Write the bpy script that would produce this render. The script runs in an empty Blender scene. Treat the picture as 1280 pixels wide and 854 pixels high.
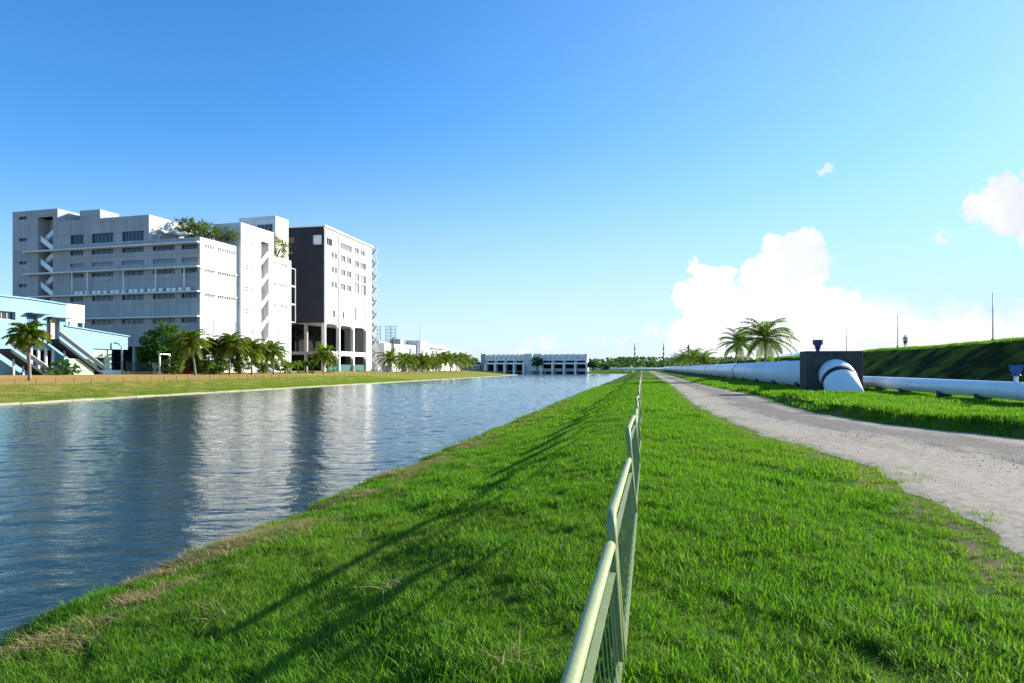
import bpy, math, random
import numpy as np
from mathutils import Vector, Matrix, Quaternion
R = math.radians
random.seed(7); rng = np.random.default_rng(7)
scene = bpy.context.scene
COL = bpy.context.collection

# ------------------------------------------------------------------ camera frame of the place (canal runs along +Y)
FPX, HORIZON, VPX, CAM_H = 853.0, 460.0, 802.6, 1.67
YAW = math.atan((VPX - 640) / FPX)
def ray(u):
    a = (u - 640) / FPX
    return (-math.sin(YAW) + a * math.cos(YAW), math.cos(YAW) + a * math.sin(YAW))
def on_x(u, X):                       # where the sight line through column u meets the vertical plane x = X
    r = ray(u); return (X, r[1] / r[0] * X)
def at_dist(u, fwd):
    r = ray(u); return (r[0] * fwd, r[1] * fwd)
def height(v, fwd):
    return CAM_H + (HORIZON - v) * fwd / FPX

SUN_EL, SUN_AZ = R(20.5), R(38)       # azimuth from +X towards +Y
WATER_Z = -1.33
EXPOSURE = 1.17

# ------------------------------------------------------------------ node helpers
def new_mat(name):
    m = bpy.data.materials.new(name); m.use_nodes = True
    nt = m.node_tree; nt.nodes.clear()
    out = nt.nodes.new('ShaderNodeOutputMaterial')
    return m, nt, out
def N(nt, typ, **kw):
    n = nt.nodes.new(typ)
    for k, v in kw.items():
        if hasattr(n, k): setattr(n, k, v)
    return n
def L(nt, a, b): nt.links.new(a, b)
def math_(nt, op, a, b=None, c=None, clamp=False):
    n = nt.nodes.new('ShaderNodeMath'); n.operation = op; n.use_clamp = clamp
    for i, x in enumerate((a, b, c)):
        if x is None: continue
        if isinstance(x, (int, float)): n.inputs[i].default_value = x
        else: nt.links.new(x, n.inputs[i])
    return n.outputs[0]
def mixc(nt, fac, a, b, mode='MIX'):
    n = nt.nodes.new('ShaderNodeMix'); n.data_type = 'RGBA'; n.blend_type = mode
    for sock, x in ((n.inputs[0], fac), (n.inputs[6], a), (n.inputs[7], b)):
        if isinstance(x, (int, float)): sock.default_value = x
        elif isinstance(x, (tuple, list)): sock.default_value = (*x[:3], 1)
        else: nt.links.new(x, sock)
    return n.outputs[2]
def noise(nt, vec, scale, detail=4, rough=.55, dist=0):
    n = nt.nodes.new('ShaderNodeTexNoise'); n.inputs['Scale'].default_value = scale
    n.inputs['Detail'].default_value = detail; n.inputs['Roughness'].default_value = rough; n.inputs['Distortion'].default_value = dist
    if vec is not None: nt.links.new(vec, n.inputs['Vector'])
    return n.outputs['Fac']
def mapr(nt, v, a, b, c=0, d=1, smooth=False):
    n = nt.nodes.new('ShaderNodeMapRange'); n.interpolation_type = 'SMOOTHSTEP' if smooth else 'LINEAR'
    nt.links.new(v, n.inputs[0])
    for i, x in enumerate((a, b, c, d)): n.inputs[i + 1].default_value = x
    return n.outputs[0]
def mapping(nt, vec, scale=(1, 1, 1), rot=(0, 0, 0)):
    n = nt.nodes.new('ShaderNodeMapping'); n.inputs['Scale'].default_value = scale; n.inputs['Rotation'].default_value = rot
    nt.links.new(vec, n.inputs['Vector']); return n.outputs[0]
def bump(nt, h, strength, dist):
    n = nt.nodes.new('ShaderNodeBump'); n.inputs['Strength'].default_value = strength; n.inputs['Distance'].default_value = dist
    nt.links.new(h, n.inputs['Height']); return n.outputs[0]
def principled(nt, out, rough=.7, spec=.3, metal=0):
    p = nt.nodes.new('ShaderNodeBsdfPrincipled')
    p.inputs['Roughness'].default_value = rough; p.inputs['Metallic'].default_value = metal
    p.inputs['Specular IOR Level'].default_value = spec
    nt.links.new(p.outputs[0], out.inputs[0]); return p
def objco(nt): return nt.nodes.new('ShaderNodeTexCoord').outputs['Object']

def paint(name, c, rough=.6, spec=.3, var=.12, scale=1.5, streak=0, dirt=None, bmp=0, metal=0, bscale=30, joints=None):
    """painted or rendered surface: mottling, optional rain streaks, optional dirt patches"""
    m, nt, out = new_mat(name); p = principled(nt, out, rough, spec, metal); co = objco(nt)
    f = mapr(nt, noise(nt, co, scale, 5), .3, .7)
    col = mixc(nt, f, tuple(x * (1 - var) for x in c), tuple(min(1, x * (1 + var * .5)) for x in c))
    if streak:
        s = noise(nt, mapping(nt, co, (2.2, 2.2, .12)), 1.0, 5, .6)
        s = mapr(nt, s, .48, .75, 0, streak)
        col = mixc(nt, s, col, tuple(x * .45 for x in c))
    if dirt:
        d = mapr(nt, noise(nt, co, scale * 2.3, 6, .65), .52, .7)
        col = mixc(nt, d, col, dirt)
    if joints:
        sx = nt.nodes.new('ShaderNodeSeparateXYZ'); L(nt, co, sx.inputs[0]); cb = nt.nodes.new('ShaderNodeCombineXYZ'); L(nt, math_(nt, 'ADD', sx.outputs[0], sx.outputs[1]), cb.inputs[0]); L(nt, sx.outputs[2], cb.inputs[1])
        bk = nt.nodes.new('ShaderNodeTexBrick'); bk.offset = 0; L(nt, cb.outputs[0], bk.inputs['Vector']); bk.inputs['Scale'].default_value = 1; bk.inputs['Brick Width'].default_value = joints[0]; bk.inputs['Row Height'].default_value = joints[1]; bk.inputs['Mortar Size'].default_value = .035; bk.inputs['Mortar Smooth'].default_value = .1
        bk.inputs['Color1'].default_value = (.84, .84, .84, 1); bk.inputs['Color2'].default_value = (1, 1, 1, 1); bk.inputs['Mortar'].default_value = (.55, .55, .55, 1)
        col = mixc(nt, .8, col, bk.outputs['Color'], 'MULTIPLY')
        pch = mapr(nt, noise(nt, mapping(nt, co, (.35, .35, .22)), 1, 6, .68), .5, .72, 0, .35); col = mixc(nt, pch, col, tuple(x * .5 for x in c))
    L(nt, col, p.inputs['Base Color'])
    r = mapr(nt, noise(nt, co, scale * 4, 3), .2, .8, max(0, rough - .1), min(1, rough + .1)); L(nt, r, p.inputs['Roughness'])
    if bmp: L(nt, bump(nt, noise(nt, co, bscale, 4), bmp, .02), p.inputs['Normal'])
    return m

def leaf_mat(name, c1, c2, trans=.45, attr=None, gloss=.35):
    m, nt, out = new_mat(name)
    oi = nt.nodes.new('ShaderNodeObjectInfo'); geo = nt.nodes.new('ShaderNodeNewGeometry')
    rnd = geo.outputs['Random Per Island']
    col = mixc(nt, rnd, c1, c2)
    if attr:                                       # per tuft dryness carried by the scatter points
        a = nt.nodes.new('ShaderNodeAttribute'); a.attribute_type = 'INSTANCER'; a.attribute_name = 'tint'
        col = mixc(nt, a.outputs['Fac'], col, attr)
    d = nt.nodes.new('ShaderNodeBsdfDiffuse'); t = nt.nodes.new('ShaderNodeBsdfTranslucent'); g = nt.nodes.new('ShaderNodeBsdfGlossy')
    g.inputs['Roughness'].default_value = gloss; g.inputs['Color'].default_value = (.9, .95, .8, 1)
    L(nt, col, d.inputs[0])
    tc = mixc(nt, 1.0, col, (1.0, 1.0, .35), 'MULTIPLY'); tc2 = mixc(nt, .35, tc, (.22, .56, .015)); L(nt, tc2, t.inputs[0])
    if attr: pass
    m1 = nt.nodes.new('ShaderNodeMixShader'); m1.inputs[0].default_value = trans
    L(nt, d.outputs[0], m1.inputs[1]); L(nt, t.outputs[0], m1.inputs[2])
    m2 = nt.nodes.new('ShaderNodeMixShader'); m2.inputs[0].default_value = .018
    L(nt, m1.outputs[0], m2.inputs[1]); L(nt, g.outputs[0], m2.inputs[2]); L(nt, m2.outputs[0], out.inputs[0])
    return m

# ------------------------------------------------------------------ mesh helpers
class MB:
    def __init__(s): s.v = []; s.f = []; s.m = []; s.cur = 0
    def add(s, vs, fs):
        o = len(s.v); s.v.extend([tuple(p) for p in vs]); s.f.extend([tuple(i + o for i in f) for f in fs]); s.m.extend([s.cur] * len(fs)); return s
    def quad(s, a, b, c, d): return s.add([a, b, c, d], [(0, 1, 2, 3)])
    def box(s, x0, x1, y0, y1, z0, z1, M=None):
        vs = [Vector((x, y, z)) for z in (z0, z1) for y in (y0, y1) for x in (x0, x1)]
        if M is not None: vs = [M @ p for p in vs]
        return s.add(vs, [(0, 2, 3, 1), (4, 5, 7, 6), (0, 1, 5, 4), (2, 6, 7, 3), (0, 4, 6, 2), (1, 3, 7, 5)])
    def bar(s, a, b, w, h):            # box section w (horizontal) x h along a-b
        a, b = Vector(a), Vector(b); d = b - a; l = d.length
        q = d.to_track_quat('X', 'Z').to_matrix().to_4x4(); q.translation = a
        return s.box(0, l, -w / 2, w / 2, -h / 2, h / 2, q)
    def tube(s, pts, rad, n=8, caps=True):
        pts = [Vector(p) for p in pts]; k = len(pts); rad = rad if isinstance(rad, (list, tuple)) else [rad] * k
        vs = []; up = None
        for i, p in enumerate(pts):
            t = (pts[min(i + 1, k - 1)] - pts[max(i - 1, 0)]).normalized()
            if up is None:
                up = Vector((0, 0, 1)) if abs(t.z) < .9 else Vector((1, 0, 0))
            a = t.cross(up).normalized(); b = a.cross(t).normalized(); up = b
            for j in range(n):
                w = 2 * math.pi * j / n; vs.append(p + (a * math.cos(w) + b * math.sin(w)) * rad[i])
        fs = [(i * n + j, i * n + (j + 1) % n, (i + 1) * n + (j + 1) % n, (i + 1) * n + j) for i in range(k - 1) for j in range(n)]
        if caps: fs += [tuple(range(n))[::-1], tuple((k - 1) * n + j for j in range(n))]
        return s.add(vs, fs)
    def prism(s, poly, h0, h1, fn):    # poly of (a,b); fn(a,b,h)->xyz
        n = len(poly)
        vs = [fn(a, b, h0) for a, b in poly] + [fn(a, b, h1) for a, b in poly]
        return s.add(vs, [tuple(range(n))[::-1], tuple(range(n, 2 * n))] + [(i, (i + 1) % n, n + (i + 1) % n, n + i) for i in range(n)])
    def build(s, name, mats, parent=None, smooth=False, bevel=0):
        me = bpy.data.meshes.new(name); me.from_pydata(s.v, [], s.f)
        mats = mats if isinstance(mats, (list, tuple)) else [mats]
        for m in mats: me.materials.append(m)
        if len(mats) > 1: me.polygons.foreach_set('material_index', s.m)
        if smooth: me.polygons.foreach_set('use_smooth', [True] * len(s.f))
        me.update()
        o = bpy.data.objects.new(name, me); COL.objects.link(o)
        if parent is not None: o.parent = parent
        if bevel:
            b = o.modifiers.new('bevel', 'BEVEL'); b.width = bevel; b.segments = 2; b.limit_method = 'ANGLE'
        return o
def tag(o, label, cat, group=None, kind=None):
    if label: o['label'] = label
    if cat: o['category'] = cat
    if group: o['group'] = group
    if kind: o['kind'] = kind
    return o
def thing(name, label, cat, loc=(0, 0, 0), rz=0, group=None):
    o = bpy.data.objects.new(name, None); COL.objects.link(o); o.location = loc; o.rotation_euler = (0, 0, rz); o.empty_display_size = .3
    return tag(o, label, cat, group)
def dup(root, loc, rz=0, sc=1, label=None, group=None):
    r = root.copy(); COL.objects.link(r); r.location = loc; r.rotation_euler = (0, 0, rz); r.scale = (sc, sc, sc)
    if label: r['label'] = label
    if group: r['group'] = group
    for ch in list(root.children):
        c = ch.copy(); COL.objects.link(c); c.parent = r
        for g in ch.children:
            d = g.copy(); COL.objects.link(d); d.parent = c
    return r
def facade(mb, fn, a0, a1, z0, z1, holes, depth):
    """wall face with real openings; fn(a, z, d) gives the point d metres behind the face; holes (a0,a1,z0,z1)"""
    A = sorted({a0, a1, *[h[0] for h in holes], *[h[1] for h in holes]}); Z = sorted({z0, z1, *[h[2] for h in holes], *[h[3] for h in holes]})
    A = [a for a in A if a0 <= a <= a1]; Z = [z for z in Z if z0 <= z <= z1]
    for i in range(len(A) - 1):
        for j in range(len(Z) - 1):
            ca, cz = (A[i] + A[i + 1]) / 2, (Z[j] + Z[j + 1]) / 2
            if any(h[0] < ca < h[1] and h[2] < cz < h[3] for h in holes): continue
            mb.quad(fn(A[i], Z[j], 0), fn(A[i + 1], Z[j], 0), fn(A[i + 1], Z[j + 1], 0), fn(A[i], Z[j + 1], 0))
    for h in holes:
        p = [(h[0], h[2]), (h[1], h[2]), (h[1], h[3]), (h[0], h[3])]
        for k in range(4):
            q, w = p[k], p[(k + 1) % 4]
            mb.quad(fn(*q, 0), fn(*w, 0), fn(*w, depth), fn(*q, depth))
def window(fn, a0, a1, z0, z1, depth, glass, frame, parent, nm=3, name='window', fw=.09):
    mb = MB(); mb.quad(fn(a0, z0, depth - .01), fn(a1, z0, depth - .01), fn(a1, z1, depth - .01), fn(a0, z1, depth - .01))
    mb.cur = 1
    def fb(p, q, r_, s_):
        vs = [fn(a, z, d) for d in (depth - .08, depth - .02) for z in (r_, s_) for a in (p, q)]
        mb.add(vs, [(0, 2, 3, 1), (4, 5, 7, 6), (0, 1, 5, 4), (2, 6, 7, 3), (0, 4, 6, 2), (1, 3, 7, 5)])
    e = .012
    fb(a0 + e, a1 - e, z0 + e, z0 + fw); fb(a0 + e, a1 - e, z1 - fw, z1 - e)
    for k in range(nm + 1):
        c = a0 + fw / 2 + e + (a1 - a0 - fw - 2 * e) * k / max(nm, 1)
        fb(c - fw / 2, c + fw / 2, z0 + fw + .003, z1 - fw - .003)
    return mb.build(name, [glass, frame], parent)

# ------------------------------------------------------------------ world: sky and clouds
def make_world():
    w = bpy.data.worlds.new("World"); scene.world = w; w.use_nodes = True; nt = w.node_tree; nt.nodes.clear()
    out = nt.nodes.new('ShaderNodeOutputWorld'); bg = nt.nodes.new('ShaderNodeBackground'); L(nt, bg.outputs[0], out.inputs[0])
    sky = nt.nodes.new('ShaderNodeTexSky'); sky.sky_type = 'NISHITA'; sky.sun_disc = False
    sky.sun_elevation = SUN_EL; sky.sun_rotation = R(90) - SUN_AZ; sky.altitude = 10; sky.air_density = 1.0; sky.dust_density = .55; sky.ozone_density = 2.2
    hs = nt.nodes.new('ShaderNodeHueSaturation'); hs.inputs['Saturation'].default_value = 1.1
    L(nt, mixc(nt, 1.0, sky.outputs[0], (.66, .97, 1.28), 'MULTIPLY'), hs.inputs['Color'])
    d = nt.nodes.new('ShaderNodeTexCoord').outputs['Generated']
    def dot(v):
        n = nt.nodes.new('ShaderNodeVectorMath'); n.operation = 'DOT_PRODUCT'; L(nt, d, n.inputs[0]); n.inputs[1].default_value = v; return n.outputs['Value']
    fw = math_(nt, 'MAXIMUM', dot((-math.sin(YAW), math.cos(YAW), 0)), .05)
    U = math_(nt, 'DIVIDE', dot((math.cos(YAW), math.sin(YAW), 0)), fw); V = math_(nt, 'DIVIDE', dot((0, 0, 1)), fw)
    cmb = nt.nodes.new('ShaderNodeCombineXYZ'); L(nt, U, cmb.inputs[0]); L(nt, V, cmb.inputs[1])
    def nz(scale, detail, off):
        m = nt.nodes.new('ShaderNodeMapping'); m.inputs['Location'].default_value = off; L(nt, cmb.outputs[0], m.inputs[0])
        return math_(nt, 'SUBTRACT', noise(nt, m.outputs[0], scale, detail, .58), .5)
    wu = math_(nt, 'MULTIPLY', nz(17, 8, (0, 0, 0)), .082); wv = math_(nt, 'MULTIPLY', nz(17, 8, (5, 3, 1)), .082)
    wu = math_(nt, 'ADD', wu, math_(nt, 'MULTIPLY', nz(5, 2, (2, 7, 0)), .05)); wu = math_(nt, 'ADD', wu, math_(nt, 'MULTIPLY', nz(48, 5, (1, 7, 3)), .04)); wv = math_(nt, 'ADD', wv, math_(nt, 'MULTIPLY', nz(48, 5, (8, 2, 3)), .04))
    Uw = math_(nt, 'ADD', U, wu); Vw = math_(nt, 'ADD', V, wv)
    def cloud(blobs):
        tot = None
        for (u, v, ru, rv) in blobs:
            a = math_(nt, 'DIVIDE', math_(nt, 'SUBTRACT', Uw, (u - 640) / FPX), ru / FPX)
            b = math_(nt, 'DIVIDE', math_(nt, 'SUBTRACT', Vw, (HORIZON - v) / FPX), rv / FPX)
            r = math_(nt, 'SQRT', math_(nt, 'ADD', math_(nt, 'MULTIPLY', a, a), math_(nt, 'MULTIPLY', b, b)))
            q = math_(nt, 'SUBTRACT', 1.0, r)
            tot = q if tot is None else math_(nt, 'SMOOTH_MAX', tot, q, .12)
        return tot
    main = cloud([(992, 316, 44, 34), (966, 345, 42, 32), (1004, 345, 32, 34), (940, 390, 60, 28), (880, 345, 30, 22), (902, 352, 26, 22), (860, 366, 18, 14),
                  (905, 385, 60, 30), (985, 415, 150, 56), (1040, 420, 110, 48), (1020, 385, 70, 34), (890, 420, 60, 34)])
    soft = cloud([(1110, 425, 150, 62), (1230, 430, 170, 60), (1340, 440, 140, 75), (985, 430, 190, 70)])
    right = cloud([(1268, 252, 40, 38), (1242, 262, 34, 24), (1290, 275, 60, 40), (1330, 240, 60, 50), (1218, 266, 18, 12)])
    small = cloud([(1177, 299, 20, 6), (1030, 209, 18, 7), (690, 432, 26, 13), (655, 434, 20, 10), (815, 416, 22, 8), (1214, 256, 7, 6), (770, 428, 40, 6), (560, 438, 50, 6)])
    shade = math_(nt, 'ADD', nz(9, 5, (3, 1, 4)), .5)
    # clouds are white, a little blue in the folds
    kc = 1.0 / (2 ** EXPOSURE) / SKY_STR
    ccol = mixc(nt, mapr(nt, shade, .35, .62), (.90 * kc, .95 * kc, 1.02 * kc), (1.15 * kc, 1.15 * kc, 1.15 * kc))
    c2 = mixc(nt, mapr(nt, shade, .40, .62), (.74 * kc, .82 * kc, .95 * kc), (1.05 * kc, 1.05 * kc, 1.05 * kc))
    col = hs.outputs[0]
    # humid air: pale veil low over the horizon, thicker towards the sun
    veil = mapr(nt, V, 0.0, .42, 1, 0, True); side = mapr(nt, U, -.9, .75, .45, 1.0)
    veil = math_(nt, 'MULTIPLY', math_(nt, 'POWER', veil, 1.6), side)
    col = mixc(nt, math_(nt, 'MULTIPLY', veil, .85), col, (.86 * kc, .94 * kc, 1.02 * kc))
    glow = math_(nt, 'MULTIPLY', mapr(nt, U, -.35, 1.1, 0, 1, True), mapr(nt, V, .05, .75, 1, .45))
    col = mixc(nt, math_(nt, 'MULTIPLY', glow, .75), col, (.48 * kc, .73 * kc, 1.02 * kc))
    col = mixc(nt, math_(nt, 'MULTIPLY', mapr(nt, small, 0.05, .6, 0, 1, True), .6), col, (.98 * kc, .98 * kc, 1.03 * kc))
    col = mixc(nt, mapr(nt, right, 0.0, .30, 0, 1, True), col, c2)
    col = mixc(nt, math_(nt, 'MULTIPLY', mapr(nt, soft, -.05, .6, 0, 1, True), .97), col, (1.03 * kc, 1.04 * kc, 1.06 * kc))
    col = mixc(nt, mapr(nt, main, 0.0, .22, 0, 1, True), col, ccol)
    L(nt, col, bg.inputs[0]); bg.inputs[1].default_value = SKY_STR
SKY_STR = .09
make_world()
sd = bpy.data.lights.new('sun', 'SUN'); sd.energy = 4.8; sd.angle = R(.53); sd.color = (1, .93, .82)
so = bpy.data.objects.new('sun', sd); COL.objects.link(so)
so.rotation_euler = Vector((math.cos(SUN_EL) * math.cos(SUN_AZ), math.cos(SUN_EL) * math.sin(SUN_AZ), math.sin(SUN_EL))).to_track_quat('Z', 'Y').to_euler()

cd = bpy.data.cameras.new('camera'); cam = bpy.data.objects.new('camera', cd); COL.objects.link(cam); scene.camera = cam
cd.sensor_width = 36; cd.lens = FPX / 1280 * 36; cd.shift_y = (HORIZON - 427) / 1280; cd.clip_start = .05; cd.clip_end = 20000
cam.location = (0, 0, CAM_H); cam.rotation_euler = (R(90), 0, YAW)

# ------------------------------------------------------------------ materials
M = {}
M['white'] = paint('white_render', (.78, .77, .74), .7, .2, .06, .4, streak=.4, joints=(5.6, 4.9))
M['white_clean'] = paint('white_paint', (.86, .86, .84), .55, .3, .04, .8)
M['white_shaded'] = paint('shaded_white_render', (.42, .425, .435), .75, .2, .12, .25, streak=.6, joints=(5.4, 2.45))  # white render with the unlit facade's shade in its base colour; streaks are stains
M['charcoal'] = paint('charcoal_cladding', (.036, .040, .050), .8, .12, .12, .3, streak=.2)
M['concrete'] = paint('concrete', (.34, .33, .31), .85, .2, .2, 1.2, streak=.3, dirt=(.16, .15, .14), bmp=.3)
M['stone'] = paint('grey_stone', (.40, .38, .36), .9, .1, .35, 60)
M['kerb'] = paint('kerb_concrete', (.33, .31, .22), .85, .2, .2, .5, dirt=(.3, .29, .2))
M['dark_glass'] = paint('dark_glass', (.03, .035, .045), .15, .5, .2, .6)
M['grey_glass'] = paint('grey_louvre_glass', (.20, .21, .22), .25, .5, .2, .6)
M['frame'] = paint('window_frame', (.45, .46, .47), .5, .4, .05)
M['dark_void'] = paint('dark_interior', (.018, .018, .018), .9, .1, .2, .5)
M['louvre'] = paint('grey_louvre', (.27, .28, .31), .6, .3, .1, 2)
M['blue'] = paint('pale_blue_cladding', (.20, .385, .48), .65, .3, .05, .3, streak=.12)
M['stairdk'] = paint('stair_panel_paint', (.025, .035, .05), .7, .2, .15)
M['bluedk'] = paint('blue_door', (.04, .11, .25), .5, .4, .1)
M['palegreen'] = paint('pale_green_render', (.50, .62, .46), .8, .2, .08, .5, streak=.2)
M['steel'] = paint('dark_steel', (.05, .06, .075), .5, .5, .2, 2)
M['steelgreen'] = paint('green_screen_paint', (.03, .12, .10), .6, .3, .1)
M['galv'] = paint('galvanised_steel', (.45, .46, .47), .45, .5, .12, 3, metal=.3)
M['fence'] = paint('pale_green_gloss_paint', (.24, .30, .13), .5, .4, .14, 5, dirt=(.27, .24, .10), bmp=.12, bscale=60)
M['pipe'] = paint('pale_blue_pipe_paint', (.76, .78, .81), .38, .45, .07, .35, streak=.18)
M['block'] = paint('dark_stained_concrete', (.10, .088, .082), .9, .15, .4, .9, streak=.5, dirt=(.045, .042, .04), bmp=.7)
M['rubber'] = paint('black_band', (.02, .02, .022), .6, .4, .2, 4)
M['valve_dk'] = paint('dark_blue_valve_paint', (.03, .055, .12), .4, .5, .15, 5)
M['valve_bl'] = paint('blue_valve_paint', (.03, .12, .38), .4, .5, .15, 5)
M['bark'] = paint('palm_bark', (.26, .22, .18), .9, .1, .25, 5, bmp=.6)
M['bark_dk'] = paint('tree_bark', (.12, .09, .06), .9, .1, .25, 5, bmp=.6)
M['red'] = paint('red_paint', (.26, .03, .025), .6, .3, .1)
M['lattice'] = paint('pale_blue_lattice', (.62, .80, .86), .6, .3, .1)
M['skin'] = paint('skin', (.45, .28, .20), .6, .3, .05)
M['shirt'] = paint('grey_shirt', (.42, .42, .45), .85, .1, .08, 6)
M['shorts'] = paint('dark_shorts', (.05, .055, .08), .85, .1, .08, 6)
M['hair'] = paint('dark_hair', (.02, .017, .015), .6, .3, .1, 9)
M['palm1'] = leaf_mat('palm_leaf', (.05, .085, .012), (.20, .20, .035), .4)
M['palm2'] = leaf_mat('old_palm_leaf', (.16, .13, .05), (.24, .19, .07), .3)
M['leaf'] = leaf_mat('tree_leaf', (.02, .06, .012), (.05, .12, .02), .35)
M['leaf_lt'] = leaf_mat('light_leaf', (.08, .15, .02), (.14, .20, .04), .45)
M['leaf_roof'] = leaf_mat('roof_garden_leaf', (.06, .09, .025), (.26, .23, .10), .4)
M['leaf_far'] = leaf_mat('far_leaf', (.03, .065, .03), (.05, .09, .045), .3)
M['grass'] = leaf_mat('grass_blade', (.012, .075, .002), (.18, .40, .012), .5, attr=(.32, .27, .08), gloss=.5)
M['straw'] = leaf_mat('straw_blade', (.45, .34, .16), (.30, .22, .10), .35)

# ------------------------------------------------------------------ terrain
def sstep(a, b, x):
    t = np.clip((x - a) / (b - a), 0, 1); return t * t * (3 - 2 * t)
_RL = np.array([(-20, 3.6), (0, 3.4), (6, 3.0), (9.5, 3.3), (13, 3.55), (17.6, 2.75), (25, 2.35), (33, 2.15), (60, 2.5), (100, 2.7), (340, 3.0)])
_RR = np.array([(-20, 16), (4, 14), (11, 11.2), (17, 9.4), (20, 7.9), (23, 6.95), (28, 6.35), (34, 6.6), (42, 6.9), (60, 6.2), (100, 6.0), (340, 6.0)])
def road_l(y): return np.interp(y, _RL[:, 0], _RL[:, 1]) + .07 * np.sin(y * 1.7) + .05 * np.sin(y * 4.1 + 1) + .03 * np.sin(y * 9.3)
def road_r(y): return np.interp(y, _RR[:, 0], _RR[:, 1]) + .08 * np.sin(y * 1.3 + 2) + .05 * np.sin(y * 3.7)
_PX = np.array([(-6000, 3), (-400, 1.0), (-120, .95), (-90, .85), (-78, .6), (-70, .30), (-62, -.25), (-55, -.85), (-50.6, -1.12), (-50.25, -1.12), (-50.2, -1.9), (-47, -3.2), (-12, -3.2), (-8.2, -1.9), (-7.0, -1.33),
                (-5.8, -1.03), (-4, -.76), (-2.8, -.52), (-2, -.26), (-1, -.07), (0, 0), (22.2, 0), (23.6, .2), (24.3, .55), (29.0, 3.75), (29.7, 3.98), (36, 4.05), (44, 1.5), (60, 1), (6000, 2)])
def bay(y): return 21 * sstep(270, 340, y)          # the far bank opens out before the barrage
def ground_z(x, y):
    x = np.asarray(x, float); y = np.asarray(y, float)
    xe = np.where(x < -25, np.minimum(x + bay(y), -15), x)
    z = np.interp(xe, _PX[:, 0], _PX[:, 1])
    z = np.where((x < -5.9) & (x > -7.9), z + .05 * np.sin(y * .9) + .04 * np.sin(y * 2.7 + 1), z)
    close = sstep(363, 372, y)
    z = np.where((x > -74) & (x < -5), z * (1 - close) + np.maximum(z, .3) * close, z)
    z = np.where((x < -74) & (y > 352), np.maximum(z, .4 * sstep(352, 366, y) + z * (1 - sstep(352, 366, y))), z)
    rr = road_r(y)
    v = (sstep(rr + .05, rr + .42, x) * (.20 + .04 * np.sin(y * .8) + .04 * np.sin(x * 1.1 + y * .37)) + .20 * sstep(rr + .05, rr + .5, x) * (1 - sstep(rr + .9, rr + 3.2, x)) * (1 - sstep(36, 44, y))) * (x < 26)
    z = z + v
    lumpy = ((x > -5.5) & (x < road_l(y) - .2)) | (x > rr + .6)
    z = z + np.where(lumpy, .022 * np.sin(x * 2.1 + y * .7) + .018 * np.sin(y * 1.9 - x * 1.3 + 1) + .012 * np.sin(5 * x + 3.3 * y), 0)
    emb = (x > 22.5) & (x < 44)
    z = z + np.where(emb, .05 * np.sin(y * .21 + 1) + .02 * np.sin(y * .53 + 1), 0) * sstep(22.5, 29, x)
    return z

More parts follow.
